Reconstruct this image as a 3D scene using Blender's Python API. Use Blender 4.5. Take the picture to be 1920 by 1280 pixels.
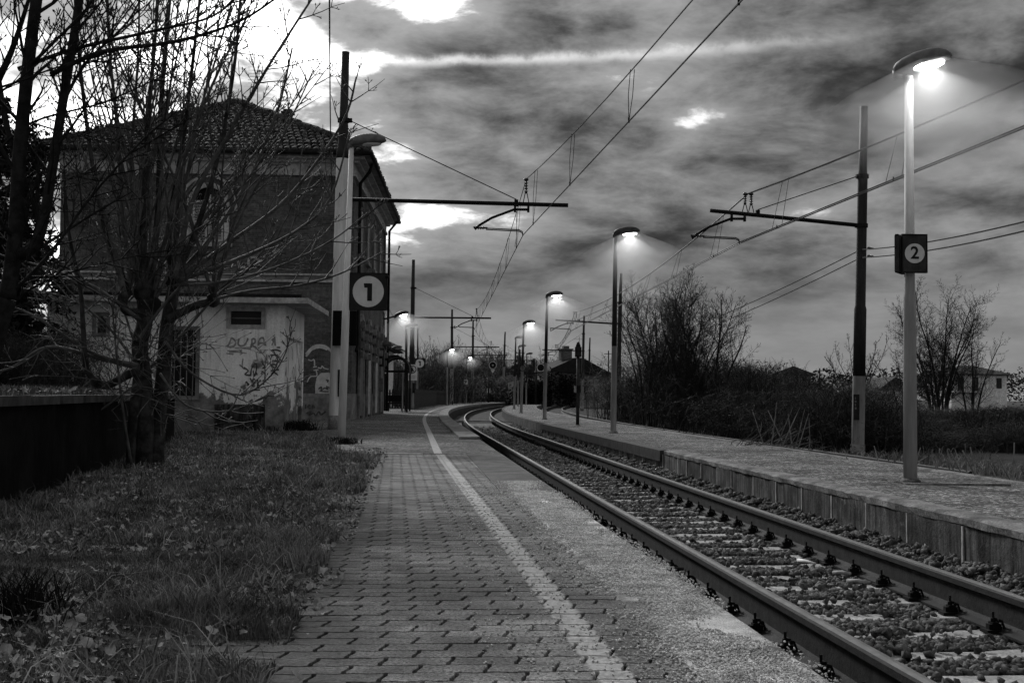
import bpy, math, random
import numpy as np
from mathutils import Vector, Matrix

random.seed(11)
rng = np.random.default_rng(11)
sc = bpy.context.scene
for o in list(bpy.data.objects):
    bpy.data.objects.remove(o)
COL = sc.collection
PI = math.pi

# ------------------------------------------------------------------ camera
F_PX, CAM_Z = 2288.0, 0.9
PITCH, ROLL = math.atan(101 / F_PX), 0.010
cam_d = bpy.data.cameras.new('camera')
cam_d.sensor_width = 36.0
cam_d.lens = 36.0 * F_PX / 1920
cam_d.clip_start = 0.05
cam_d.clip_end = 6000
cam = bpy.data.objects.new('camera', cam_d)
COL.objects.link(cam)
CAM_R = Matrix.Rotation(PI / 2 + PITCH, 4, 'X') @ Matrix.Rotation(ROLL, 4, 'Z')
cam.matrix_world = Matrix.Translation((0, 0, CAM_Z)) @ CAM_R
sc.camera = cam
CAM_P = Vector((0, 0, CAM_Z))


def ray(x, y):
    return (CAM_R.to_3x3() @ Vector(((x - 960) / F_PX, -(y - 640) / F_PX, -1))).normalized()


def at(x, y, Y=None, z=None):
    """world point seen at photograph pixel x, y, at distance Y or height z"""
    d = ray(x, y)
    t = Y / d.y if Y is not None else (z - CAM_Z) / d.z
    return CAM_P + d * t


# ------------------------------------------------------------------ sky, sun, exposure
SKY_OX, SKY_OY = 5.2, 0.4
SUN_AZ, SUN_EL = math.radians(-24), math.radians(30)      # azimuth from +Y, to the left
world = bpy.data.worlds.new('World')
sc.world = world
world.use_nodes = True


class NT:
    """small helper to write node trees as expressions"""
    def __init__(s, tree):
        s.t = tree
        tree.nodes.clear()

    def n(s, kind, **kw):
        nd = s.t.nodes.new(kind)
        for k, v in kw.items():
            setattr(nd, k, v)
        return nd

    def put(s, sock, val):
        if isinstance(val, bpy.types.NodeSocket):
            s.t.links.new(val, sock)
        elif val is not None:
            try:
                sock.default_value = val
            except Exception:
                sock.default_value = (val, val, val, 1) if len(sock.default_value) == 4 else (val,) * 3
        return s

    def m(s, op, a, b=None, c=None, clamp=False):
        nd = s.n('ShaderNodeMath', operation=op, use_clamp=clamp)
        s.put(nd.inputs[0], a)
        if b is not None: s.put(nd.inputs[1], b)
        if c is not None: s.put(nd.inputs[2], c)
        return nd.outputs[0]

    def vm(s, op, a, b=None, out=0):
        nd = s.n('ShaderNodeVectorMath', operation=op)
        s.put(nd.inputs[0], a)
        if b is not None:
            if op == 'SCALE': s.put(nd.inputs[3], b)
            else: s.put(nd.inputs[1], b)
        return nd.outputs[out]

    def xyz(s, v):
        nd = s.n('ShaderNodeSeparateXYZ')
        s.put(nd.inputs[0], v)
        return nd.outputs

    def comb(s, x, y, z):
        nd = s.n('ShaderNodeCombineXYZ')
        for i, q in enumerate((x, y, z)): s.put(nd.inputs[i], q)
        return nd.outputs[0]

    def noise(s, vec, scale, detail=4, rough=.55, dist=0.0, col=False):
        nd = s.n('ShaderNodeTexNoise')
        if vec is not None: s.put(nd.inputs['Vector'], vec)
        nd.inputs['Scale'].default_value = scale
        nd.inputs['Detail'].default_value = detail
        nd.inputs['Roughness'].default_value = rough
        nd.inputs['Distortion'].default_value = dist
        return nd.outputs['Color' if col else 'Fac']

    def ss(s, x, a, b, va=0.0, vb=1.0):
        nd = s.n('ShaderNodeMapRange', interpolation_type='SMOOTHSTEP')
        s.put(nd.inputs[0], x)
        for i, q in enumerate((a, b, va, vb)): s.put(nd.inputs[i + 1], q)
        return nd.outputs[0]

    def mix(s, f, a, b):
        nd = s.n('ShaderNodeMix', data_type='FLOAT')
        s.put(nd.inputs[0], f); s.put(nd.inputs[2], a); s.put(nd.inputs[3], b)
        return nd.outputs[0]


def build_sky():
    N = NT(world.node_tree)
    tc = N.n('ShaderNodeTexCoord')
    d = N.vm('NORMALIZE', tc.outputs['Generated'])
    x, y, z = N.xyz(d)
    zz = N.m('MAXIMUM', z, 0.0)
    p = N.comb(x, y, N.m('MULTIPLY', N.m('POWER', zz, .75), 2.4))
    warp = N.noise(p, 8.0, 2, .5, col=True)
    pw = N.vm('ADD', p, N.vm('SCALE', N.vm('SUBTRACT', warp, (.5, .5, .5)), .05))
    n1 = N.noise(N.vm('ADD', pw, (SKY_OX, SKY_OY, 0)), 5.6, 8, .61)
    sd = (math.sin(SUN_AZ) * math.cos(SUN_EL), math.cos(SUN_AZ) * math.cos(SUN_EL), math.sin(SUN_EL))
    ds = N.vm('DISTANCE', d, sd, out=1)
    near = N.ss(ds, 0.05, 0.75, 1.0, 0.0)
    holes = None
    # (x, y, size, strength): where the cloud is thin or thick in the photograph
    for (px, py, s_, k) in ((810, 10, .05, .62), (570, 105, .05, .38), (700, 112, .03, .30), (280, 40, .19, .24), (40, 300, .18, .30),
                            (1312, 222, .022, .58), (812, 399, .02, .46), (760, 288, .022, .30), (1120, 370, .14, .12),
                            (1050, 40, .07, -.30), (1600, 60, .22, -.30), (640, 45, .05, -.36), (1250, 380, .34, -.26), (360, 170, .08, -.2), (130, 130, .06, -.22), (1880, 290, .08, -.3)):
        c = ray(px, py)
        q = N.vm('MULTIPLY', N.vm('SUBTRACT', d, tuple(c)), (1, 1, 2.2))
        L = N.vm('DOT_PRODUCT', q, q, out=1)
        gg = N.m('MULTIPLY', N.m('EXPONENT', N.m('MULTIPLY', L, -1.0 / s_ ** 2)), k)
        holes = gg if holes is None else N.m('ADD', holes, gg)
    val = N.m('ADD', N.m('ADD', N.m('MULTIPLY', N.m('SUBTRACT', n1, .5), N.ss(zz, .03, .15, .9, 3.4)), holes), .24)  # offset opens unseen sky for added fill; wide dips keep the view cloudy
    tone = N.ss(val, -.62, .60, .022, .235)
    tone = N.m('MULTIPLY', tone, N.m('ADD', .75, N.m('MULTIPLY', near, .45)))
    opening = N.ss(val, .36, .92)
    # vapour trail
    a, b = ray(630, 116), ray(1640, 66)
    nrm = a.cross(b).normalized()
    along = (b - a).normalized()
    tr_n = N.noise(d, 38, 5, .65)
    t = N.m('ADD', N.vm('DOT_PRODUCT', d, tuple(nrm), out=1), N.m('MULTIPLY', N.m('SUBTRACT', tr_n, .5), .010))
    u = N.m('DIVIDE', N.m('SUBTRACT', N.vm('DOT_PRODUCT', d, tuple(along), out=1), a.dot(along)), (b - a).length)
    wid = N.m('ADD', .0028, N.m('MULTIPLY', u, .0028))
    trail = N.m('EXPONENT', N.m('MULTIPLY', N.m('POWER', N.m('DIVIDE', N.m('ADD', t, N.m('MULTIPLY', N.m('SINE', N.m('MULTIPLY', u, 3.14)), -.006)), wid), 2.0), -1.0))
    trail = N.m('MULTIPLY', trail, N.m('MULTIPLY', N.ss(u, -.03, .03), N.ss(u, .85, 1.05, 1.0, 0.0)))
    trail = N.m('MULTIPLY', trail, N.ss(tr_n, .25, .6, .45, 1.0))
    sky = N.n('ShaderNodeTexSky', sky_type='NISHITA', sun_disc=False)
    sky.sun_elevation = SUN_EL
    sky.sun_rotation = SUN_AZ
    sky.dust_density = 3.0
    bw = N.n('ShaderNodeRGBToBW')
    N.put(bw.inputs[0], sky.outputs[0])
    clear = N.m('MINIMUM', N.m('MULTIPLY', bw.outputs[0], .10), 1.6)
    clear = N.m('MAXIMUM', clear, .85)
    lum = N.mix(opening, tone, clear)
    lum = N.m('ADD', lum, N.m('MULTIPLY', trail, N.mix(u, .40, .07)))
    # below the horizon: dull ground
    lum = N.mix(N.ss(z, -.02, 0.0), .04, lum)
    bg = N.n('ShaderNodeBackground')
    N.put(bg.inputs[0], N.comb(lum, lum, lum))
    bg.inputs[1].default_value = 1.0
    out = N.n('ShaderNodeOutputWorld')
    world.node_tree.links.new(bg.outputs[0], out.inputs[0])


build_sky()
world.cycles.sampling_method = 'MANUAL'
world.cycles.sample_map_resolution = 256
sun_d = bpy.data.lights.new('sun', 'SUN')
sun_d.energy = 1.5
sun_d.angle = math.radians(11)
sun_d.color = (1, 1, 1)
sun = bpy.data.objects.new('sun', sun_d)
COL.objects.link(sun)
sun.location = (0, 0, 60)
_sdir = Vector((math.sin(SUN_AZ) * math.cos(SUN_EL), math.cos(SUN_AZ) * math.cos(SUN_EL), math.sin(SUN_EL)))
sun.rotation_euler = _sdir.to_track_quat('Z', 'Y').to_euler()
vs = sc.view_settings
vs.view_transform = 'Standard'
vs.look = 'None'
vs.exposure = 1.0
vs.gamma = 1.0
sc.cycles.use_denoising = True
sc.cycles.use_adaptive_sampling = True
sc.cycles.adaptive_threshold = .025
sc.cycles.volume_bounces = 0
sc.cycles.max_bounces = 4
sc.cycles.diffuse_bounces = 2
sc.cycles.transparent_max_bounces = 12

# ------------------------------------------------------------------ materials (a black and white picture: greys only)
MATS = {}


def g3(v):
    return (v, v, v, 1)


def mat(name, c1, c2=None, scale=4.0, rough=.85, bump=0.0, bscale=None, detail=6, metal=0.0, spec=.10, lo=.35, hi=.68, fine=0.0):
    if name in MATS: return MATS[name]
    m = bpy.data.materials.new(name)
    m.use_nodes = True
    N = NT(m.node_tree)
    tc = N.n('ShaderNodeTexCoord')
    co = tc.outputs['Object']
    bs = N.n('ShaderNodeBsdfPrincipled')
    c2 = c1 if c2 is None else c2
    v = N.ss(N.noise(co, scale, detail, .62), lo, hi, c1, c2)
    if fine:
        v = N.m('MULTIPLY', v, N.ss(N.noise(co, fine, 3, .6), .3, .72, .72, 1.25))
    N.put(bs.inputs['Base Color'], N.comb(v, v, v))
    bs.inputs['Roughness'].default_value = rough
    bs.inputs['Metallic'].default_value = metal
    bs.inputs['Specular IOR Level'].default_value = spec
    if bump:
        b = N.n('ShaderNodeBump')
        b.inputs['Strength'].default_value = bump
        b.inputs['Distance'].default_value = .02
        N.put(b.inputs['Height'], N.noise(co, bscale or scale * 5, 6, .65))
        N.put(bs.inputs['Normal'], b.outputs[0])
    out = N.n('ShaderNodeOutputMaterial')
    m.node_tree.links.new(bs.outputs[0], out.inputs[0])
    MATS[name] = m
    return m


def custom(name, fn):
    m = bpy.data.materials.new(name)
    m.use_nodes = True
    N = NT(m.node_tree)
    bs = N.n('ShaderNodeBsdfPrincipled')
    bs.inputs['Roughness'].default_value = .85
    bs.inputs['Specular IOR Level'].default_value = .10
    out = N.n('ShaderNodeOutputMaterial')
    m.node_tree.links.new(bs.outputs[0], out.inputs[0])
    fn(N, bs)
    MATS[name] = m
    return m


def bump_to(N, bs, height, strength, dist=.02):
    b = N.n('ShaderNodeBump')
    b.inputs['Strength'].default_value = strength
    b.inputs['Distance'].default_value = dist
    N.put(b.inputs['Height'], height)
    N.put(bs.inputs['Normal'], b.outputs[0])


def grey(N, bs, v):
    N.put(bs.inputs['Base Color'], N.comb(v, v, v))


def _brick(N, bs):
    tc = N.n('ShaderNodeTexCoord')
    nx, ny, nz = N.xyz(N.n('ShaderNodeNewGeometry').outputs['Normal'])
    x, y, z = N.xyz(tc.outputs['Object'])
    u = N.mix(N.m('GREATER_THAN', N.m('ABSOLUTE', nx), .7), x, y)
    br = N.n('ShaderNodeTexBrick')
    N.put(br.inputs['Vector'], N.comb(u, z, 0.0))
    br.inputs['Scale'].default_value = 1.0
    br.inputs['Brick Width'].default_value = .25
    br.inputs['Row Height'].default_value = .07
    br.inputs['Mortar Size'].default_value = .007
    br.inputs['Mortar Smooth'].default_value = .3
    br.inputs['Color1'].default_value = g3(.060)
    br.inputs['Color2'].default_value = g3(.105)
    br.inputs['Mortar'].default_value = g3(.115)
    bw = N.n('ShaderNodeRGBToBW')
    N.put(bw.inputs[0], br.outputs['Color'])
    st = N.ss(N.noise(tc.outputs['Object'], .5, 6, .65), .3, .7, .62, 1.3)
    v = N.m('MULTIPLY', bw.outputs[0], st)
    v = N.m('MULTIPLY', v, N.ss(N.noise(tc.outputs['Object'], 9, 3, .6), .3, .7, .7, 1.25))
    grey(N, bs, v)
    bump_to(N, bs, N.m('SUBTRACT', 1.0, br.outputs['Fac']), .5, .012)


custom('brick_wall', _brick)


def _plaster(N, bs):          # dirty white render of the low outbuilding, patched and stained
    tc = N.n('ShaderNodeTexCoord')
    co = tc.outputs['Object']
    x, y, z = N.xyz(co)
    base = N.ss(N.noise(co, .9, 7, .62), .3, .7, .70, .90)
    sv = N.vm('MULTIPLY', co, (9, 9, .8))
    streak = N.ss(N.noise(sv, 1.0, 5, .6), .45, .75, 1.0, .72)
    v = N.m('MULTIPLY', base, streak)
    # fallen render, brick showing grey: low down, ragged outline
    n = N.noise(co, 1.15, 7, .6)
    lowm = N.ss(N.m('ADD', z, N.m('MULTIPLY', N.m('SUBTRACT', n, .5), -3.8)), .75, .86, 1.0, 0.0)
    patch = N.ss(N.noise(N.vm('ADD', co, (4, 2, 9)), .75, 6, .55), .60, .63)
    lowm = N.m('MAXIMUM', lowm, N.m('MULTIPLY', patch, N.ss(z, 1.5, 2.1, 1.0, 0.0)))
    dark = N.ss(N.noise(co, 3.0, 6, .65), .3, .7, .09, .24)
    v = N.mix(lowm, v, dark)
    v = N.m('MULTIPLY', v, N.ss(N.noise(co, 26, 3, .6), .3, .7, .85, 1.1))
    grey(N, bs, v)
    bump_to(N, bs, N.m('ADD', N.m('MULTIPLY', lowm, -.8), N.m('MULTIPLY', N.noise(co, 30, 4, .6), .3)), .6, .015)


custom('plaster_dirty', _plaster)


def _paver(N, bs):
    co = N.n('ShaderNodeNewGeometry').outputs['Position']
    x, y, z = N.xyz(co)
    v = N.ss(N.noise(co, 1.0, 6, .62), .30, .70, .07, .19)
    v = N.m('MULTIPLY', v, N.ss(N.noise(co, 72, 3, .8), .33, .67, .30, 2.3))
    v = N.m('MULTIPLY', v, N.ss(N.noise(co, 3.2, 6, .68), .3, .7, .6, 1.3))
    rnd = N.n('ShaderNodeObjectInfo').outputs['Random']
    v = N.m('MULTIPLY', v, N.m('ADD', .76, N.m('MULTIPLY', rnd, .48)))
    # painted safety line, worn
    o = N.m('ADD', N.m('ADD', x, N.m('MULTIPLY', y, .081)), -2.96)
    e = N.m('MULTIPLY', N.m('SUBTRACT', N.noise(co, 16, 4, .6), .5), .035)
    oo = N.m('ADD', N.m('ADD', o, e), N.m('MULTIPLY', y, .0165))
    line = N.m('MULTIPLY', N.ss(oo, -2.305, -2.285), N.ss(oo, -2.18, -2.16, 1.0, 0.0))
    wear = N.ss(N.noise(co, 13, 6, .72), .30, .55, .25, 1.0)
    v = N.mix(N.m('MULTIPLY', line, wear), v, N.ss(N.noise(co, 40, 3, .6), .3, .7, .32, .54))
    # moss and earth creeping in from the verge and from the gravel
    mo = N.m('ADD', o, N.m('MULTIPLY', N.m('SUBTRACT', N.noise(co, 1.9, 4, .6), .5), 1.5))
    moss = N.m('MAXIMUM', N.ss(mo, -3.40, -2.85, .92, 0.0), N.ss(mo, -1.95, -1.6, 0.0, .6))
    v = N.mix(moss, v, N.ss(N.noise(co, 30, 4, .7), .3, .7, .022, .07))
    grey(N, bs, v)
    bs.inputs['Roughness'].default_value = .8
    bs.inputs['Specular IOR Level'].default_value = .16
    bump_to(N, bs, N.m('ADD', N.noise(co, 150, 3, .7), N.m('MULTIPLY', N.noise(co, 14, 3, .5), .8)), .75, .008)


custom('paver_concrete', _paver)


def _asphalt(N, bs, c1, c2):
    co = N.n('ShaderNodeNewGeometry').outputs['Position']
    v = N.ss(N.noise(co, .6, 6, .62), .3, .7, c1, c2)
    v = N.m('MULTIPLY', v, N.ss(N.noise(co, 4.0, 5, .65), .3, .7, .7, 1.3))
    v = N.m('MULTIPLY', v, N.ss(N.noise(co, 48, 3, .8), .34, .68, .30, 2.1))
    sp = N.n('ShaderNodeTexVoronoi', feature='F1')
    N.put(sp.inputs['Vector'], co)
    sp.inputs['Scale'].default_value = 30.0
    cell = N.xyz(sp.outputs['Color'])[0]
    v = N.m('MULTIPLY', v, N.ss(cell, .55, 1.0, .65, 2.7))
    vo = N.n('ShaderNodeTexVoronoi', feature='DISTANCE_TO_EDGE')
    N.put(vo.inputs['Vector'], N.vm('ADD', co, N.vm('SCALE', N.noise(co, 2.0, 4, .6, col=True), .5)))
    vo.inputs['Scale'].default_value = .45
    crack = N.ss(vo.outputs['Distance'], .004, .014, .55, 1.0)
    v = N.m('MULTIPLY', v, crack)
    grey(N, bs, v)
    bs.inputs['Roughness'].default_value = .88
    bump_to(N, bs, N.noise(co, 60, 3, .75), .9, .014)


custom('asphalt_old', lambda N, bs: _asphalt(N, bs, .05, .11))
custom('asphalt_island', lambda N, bs: _asphalt(N, bs, .05, .14))


def _panel(N, bs):            # stained concrete of the island platform's wall
    co = N.n('ShaderNodeNewGeometry').outputs['Position']
    x, y, z = N.xyz(co)
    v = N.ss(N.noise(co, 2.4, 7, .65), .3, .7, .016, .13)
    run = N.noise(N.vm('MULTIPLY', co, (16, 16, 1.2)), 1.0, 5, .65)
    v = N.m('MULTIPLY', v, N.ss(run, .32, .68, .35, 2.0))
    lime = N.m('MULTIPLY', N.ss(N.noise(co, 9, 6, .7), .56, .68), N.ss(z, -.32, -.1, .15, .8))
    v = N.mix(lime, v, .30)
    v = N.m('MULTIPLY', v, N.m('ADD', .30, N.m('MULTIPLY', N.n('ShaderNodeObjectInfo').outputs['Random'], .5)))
    grey(N, bs, v)
    bump_to(N, bs, N.noise(co, 26, 6, .7), .6, .02)


custom('panel_concrete', _panel)


def _edge(N, bs):
    co = N.n('ShaderNodeNewGeometry').outputs['Position']
    v = N.ss(N.noise(co, 3.0, 7, .65), .3, .7, .07, .26)
    v = N.m('MULTIPLY', v, N.ss(N.noise(co, 45, 3, .7), .3, .7, .6, 1.35))
    grey(N, bs, v)
    bump_to(N, bs, N.noise(co, 30, 6, .7), .8, .02)


custom('edge_concrete', _edge)


def _pole(N, bs, c1, c2, rough=.6):
    tc = N.n('ShaderNodeTexCoord')
    co = tc.outputs['Object']
    v = N.ss(N.noise(N.vm('MULTIPLY', co, (5, 5, .7)), 1.0, 7, .65), .3, .7, c1, c2)
    rust = N.ss(N.noise(N.vm('MULTIPLY', co, (7, 7, 2.2)), 1.0, 8, .7), .62, .70)
    v = N.mix(N.m('MULTIPLY', rust, .7), v, c1 * .35)
    grey(N, bs, v)
    bs.inputs['Roughness'].default_value = rough
    bump_to(N, bs, N.noise(co, 40, 4, .6), .12, .01)


custom('pole_light', lambda N, bs: _pole(N, bs, .46, .74))
custom('pole_grey', lambda N, bs: _pole(N, bs, .22, .40))
custom('pole_mid', lambda N, bs: _pole(N, bs, .13, .27))
custom('pole_dark', lambda N, bs: _pole(N, bs, .016, .035))
mat('iron_black', .006, .014, 6, .6)
mat('iron_brown', .022, .045, 7, .62, .15)
mat('rail_side', .008, .022, 9, .75, .25, 40, spec=.15)
mat('rail_top', .26, .38, 12, .30, metal=.85, spec=.5)
mat('sleeper_concrete', .26, .44, 5, .85, .4, 40, fine=60)
mat('stone_ballast', .035, .18, 9, .85, .5, 60, fine=4)
mat('ballast_bed', .022, .075, 26, .95, 1.0, 42, fine=70)
mat('gravel_pale', .55, .95, 70, .9, .8, 120, fine=7)
mat('gravel_bed', .22, .95, 3.0, .95, 1.0, 120, fine=110)
mat('earth_dark', .010, .030, 2.2, .95, .8, 20, fine=18)
mat('field_earth', .04, .085, .08, .95, .5, 3, fine=2)
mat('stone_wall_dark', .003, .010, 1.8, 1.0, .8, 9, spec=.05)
mat('coping_stone', .035, .08, 4, .9, .5, 30)
mat('bark_dark', .010, .028, 9, .9, .6, 40)
mat('bark_grey', .014, .06, 7, .85, .5, 40)
mat('twig_dark', .012, .026, 14, .85)
mat('twig_grey', .045, .12, 5, .7)
mat('twig_pale', .05, .11, 14, .8)
mat('needle_dark', .008, .022, 6, .9)
mat('bramble_dark', .014, .05, 1.5, .9)
mat('bramble_leaf', .014, .05, 3, .8)
mat('blossom_pale', .12, .30, 5, .8)
mat('ivy_leaf', .008, .022, 4, .8)
mat('grass_blade', .06, .26, 2.6, .75, fine=9)
mat('grass_dry', .10, .26, 6, .8)
mat('leaf_dead', .10, .42, 9, .8)
mat('apron_concrete', .06, .12, 3, .85, .4, 40, fine=50)
mat('plaster_grey', .30, .46, 1.6, .85, .3, 20, fine=9)
mat('plaster_pale', .6, .8, 1.2, .85, .25, 18, fine=6)
mat('plaster_dim', .12, .24, 1.2, .85, .3, 18, fine=6)
mat('roof_tile', .030, .085, 3.4, .85, .5, 30, fine=14)
mat('roof_under', .014, .025, 4, .9)
mat('shutter_paint', .30, .46, 8, .7)
mat('frame_grey', .10, .16, 6, .7)
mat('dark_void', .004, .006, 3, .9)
mat('sign_dark', .018, .026, 9, .5)
mat('sign_white', .52, .62, 5, .55)
mat('paint_black', .012, .02, 9, .6)
mat('spray_grey', .20, .34, 9, .9)
mat('spray_black', .05, .09, 9, .9)
mat('spray_white', .38, .55, 6, .9)
mat('lamp_shell', .035, .06, 8, .5)
mat('lamp_shell_pale', .10, .16, 8, .5)
mat('wire_black', .010, .014, 8, .6)
mat('porcelain', .02, .035, 8, .35, spec=.5)
mat('wood_stick', .16, .40, 20, .85)
mat('paper_white', .6, .75, 10, .8)
mat('paint_line', .20, .40, 14, .8, fine=40)


def _glass(N, bs):
    grey(N, bs, .02)
    bs.inputs['Roughness'].default_value = .12


custom('glass_dark', _glass)


def _lit(N, bs):
    grey(N, bs, .8)
    N.put(bs.inputs['Emission Color'], (1, 1, 1, 1))
    bs.inputs['Emission Strength'].default_value = 22.0
    tr = N.n('ShaderNodeBsdfTransparent')
    mx = N.n('ShaderNodeMixShader')
    mx.inputs[0].default_value = .45
    N.t.links.new(tr.outputs[0], mx.inputs[1])
    N.t.links.new(bs.outputs[0], mx.inputs[2])
    out = [q for q in N.t.nodes if q.type == 'OUTPUT_MATERIAL'][0]
    N.t.links.new(mx.outputs[0], out.inputs[0])


custom('lamp_lit', _lit)


def _unlit(N, bs):
    grey(N, bs, .55)
    bs.inputs['Roughness'].default_value = .2


custom('lamp_off', _unlit)


# ------------------------------------------------------------------ mesh helpers
class MB:
    def __init__(s):
        s.v, s.f, s.mi = [], [], []

    def face(s, idx, m=0):
        s.f.append(tuple(idx)); s.mi.append(m)

    def add(s, vs_, fs, m=0):
        b = len(s.v)
        s.v.extend([tuple(q) for q in vs_])
        for f in fs:
            s.face([b + i for i in f], m)
        return s

    def box(s, x0, x1, y0, y1, z0, z1, m=0, M=None):
        P = [(x0, y0, z0), (x1, y0, z0), (x1, y1, z0), (x0, y1, z0), (x0, y0, z1), (x1, y0, z1), (x1, y1, z1), (x0, y1, z1)]
        if M is not None: P = [tuple(M @ Vector(q)) for q in P]
        return s.add(P, [(0, 3, 2, 1), (4, 5, 6, 7), (0, 1, 5, 4), (1, 2, 6, 5), (2, 3, 7, 6), (3, 0, 4, 7)], m)

    def tube(s, pts, rad, n=6, cap=True, m=0):
        pts = [Vector(p) for p in pts]
        if not isinstance(rad, (list, tuple)): rad = [rad] * len(pts)
        b = len(s.v)
        ref = None
        for i, p in enumerate(pts):
            t = (pts[min(i + 1, len(pts) - 1)] - pts[max(i - 1, 0)])
            if t.length < 1e-9: t = Vector((0, 0, 1))
            t.normalize()
            if ref is None:
                ref = t.orthogonal().normalized()
            else:
                ref = (ref - t * ref.dot(t))
                ref = ref.normalized() if ref.length > 1e-6 else t.orthogonal().normalized()
            w = t.cross(ref)
            for k in range(n):
                a = 2 * PI * k / n
                s.v.append(tuple(p + (ref * math.cos(a) + w * math.sin(a)) * rad[i]))
        for i in range(len(pts) - 1):
            for k in range(n):
                a, c = b + i * n + k, b + i * n + (k + 1) % n
                s.face((a, c, c + n, a + n), m)
        if cap:
            s.face([b + k for k in range(n)][::-1], m)
            e = b + (len(pts) - 1) * n
            s.face([e + k for k in range(n)], m)
        return s

    def prism(s, poly, d0, d1, fn, m=0):
        """polygon (a, b) pushed between depths d0 and d1; fn(a, b, d) -> point"""
        n = len(poly)
        b = len(s.v)
        for d in (d0, d1):
            for q in poly: s.v.append(tuple(fn(q[0], q[1], d)))
        s.face([b + i for i in range(n)][::-1], m)
        s.face([b + n + i for i in range(n)], m)
        for i in range(n):
            j = (i + 1) % n
            s.face((b + i, b + j, b + n + j, b + n + i), m)
        return s

    def lathe(s, prof, n=12, c=(0, 0, 0), axis='z', m=0):
        b = len(s.v)
        for (r, h) in prof:
            for k in range(n):
                a = 2 * PI * k / n
                p = (r * math.cos(a), r * math.sin(a), h)
                if axis == 'x': p = (h, r * math.cos(a), r * math.sin(a))
                if axis == 'y': p = (r * math.sin(a), h, r * math.cos(a))
                s.v.append((p[0] + c[0], p[1] + c[1], p[2] + c[2]))
        for i in range(len(prof) - 1):
            for k in range(n):
                a, d = b + i * n + k, b + i * n + (k + 1) % n
                s.face((a, d, d + n, a + n), m)
        s.face([b + k for k in range(n)][::-1], m)
        e = b + (len(prof) - 1) * n
        s.face([e + k for k in range(n)], m)
        return s

    def mesh(s, name, mats, smooth=False):
        me = bpy.data.meshes.new(name)
        me.from_pydata(s.v, [], s.f)
        for mm in (mats if isinstance(mats, (list, tuple)) else [mats]):
            me.materials.append(MATS[mm] if isinstance(mm, str) else mm)
        if any(s.mi): me.polygons.foreach_set('material_index', s.mi)
        if smooth: me.polygons.foreach_set('use_smooth', [True] * len(me.polygons))
        me.update()
        return me

    def build(s, name, mats, parent=None, smooth=False, loc=None, rotz=None):
        return link(name, s.mesh(name, mats, smooth), parent, loc, rotz)


def link(name, me, parent=None, loc=None, rotz=None):
    o = bpy.data.objects.new(name, me)
    COL.objects.link(o)
    if parent is not None: o.parent = parent
    if loc is not None: o.location = loc
    if rotz is not None: o.rotation_euler = (0, 0, rotz)
    return o


def tag(o, label, cat, group=None):
    o['label'] = label
    o['category'] = cat
    if group: o['group'] = group
    return o


def thing(name, label, cat, loc=(0, 0, 0), rotz=0.0, group=None):
    o = bpy.data.objects.new(name, None)
    COL.objects.link(o)
    o.empty_display_size = .2
    o.location = loc
    o.rotation_euler = (0, 0, rotz)
    return tag(o, label, cat, group)


def structure(o):
    o['kind'] = 'structure'
    return o


def stuff(o):
    o['kind'] = 'stuff'
    return o


def np_mesh(name, verts, faces, mats, smooth=False):
    me = bpy.data.meshes.new(name)
    verts = np.ascontiguousarray(verts, dtype=np.float32).reshape(-1, 3)
    faces = np.ascontiguousarray(faces, dtype=np.int32)
    k = faces.shape[1]
    me.vertices.add(len(verts)); me.vertices.foreach_set('co', verts.ravel())
    me.loops.add(faces.size); me.loops.foreach_set('vertex_index', faces.ravel())
    me.polygons.add(len(faces))
    me.polygons.foreach_set('loop_start', np.arange(0, faces.size, k, dtype=np.int32))
    me.polygons.foreach_set('loop_total', np.full(len(faces), k, dtype=np.int32))
    if smooth: me.polygons.foreach_set('use_smooth', np.ones(len(faces), dtype=bool))
    for mm in (mats if isinstance(mats, (list, tuple)) else [mats]): me.materials.append(MATS[mm])
    me.update(calc_edges=True)
    return me


def copy_thing(root, loc=None, rotz=None, scale=None, label=None, group=None):
    r = root.copy()
    COL.objects.link(r)
    if loc is not None: r.location = loc
    if rotz is not None: r.rotation_euler = (0, 0, rotz)
    if scale is not None: r.scale = scale if hasattr(scale, '__len__') else (scale,) * 3
    if label: r['label'] = label
    if group: r['group'] = group
    for ch in list(root.children):
        c = ch.copy(); COL.objects.link(c); c.parent = r
        for g in list(ch.children):
            d = g.copy(); COL.objects.link(d); d.parent = c
    return r


_T = rng.random((64, 64))


def vn(x, y):
    """smooth value noise for arrays"""
    x = np.asarray(x, float); y = np.asarray(y, float)
    i, j = np.floor(x).astype(int), np.floor(y).astype(int)
    u, v = x - i, y - j
    u, v = u * u * (3 - 2 * u), v * v * (3 - 2 * v)
    g = lambda a, b: _T[a % 64, b % 64]
    return (g(i, j) * (1 - u) + g(i + 1, j) * u) * (1 - v) + (g(i, j + 1) * (1 - u) + g(i + 1, j + 1) * u) * v


# ------------------------------------------------------------------ the line of the track
def track_x(Y):
    return 2.96 - .081 * Y + (.0008 * (Y - 38) ** 2 if Y > 38 else 0.0)


def track_m(Y):
    return -.081 + (.0016 * (Y - 38) if Y > 38 else 0.0)


def off(Y, o, z=0.0):
    m = track_m(Y)
    k = 1 / math.sqrt(1 + m * m)
    return Vector((track_x(Y) + o * k, Y - o * m * k, z))


def steps(Y0, Y1):
    out, y = [], Y0
    while y < Y1 - 1e-6:
        out.append(y)
        y += 1.0 if y < 45 else 2.0
    return out + [Y1]


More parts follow.
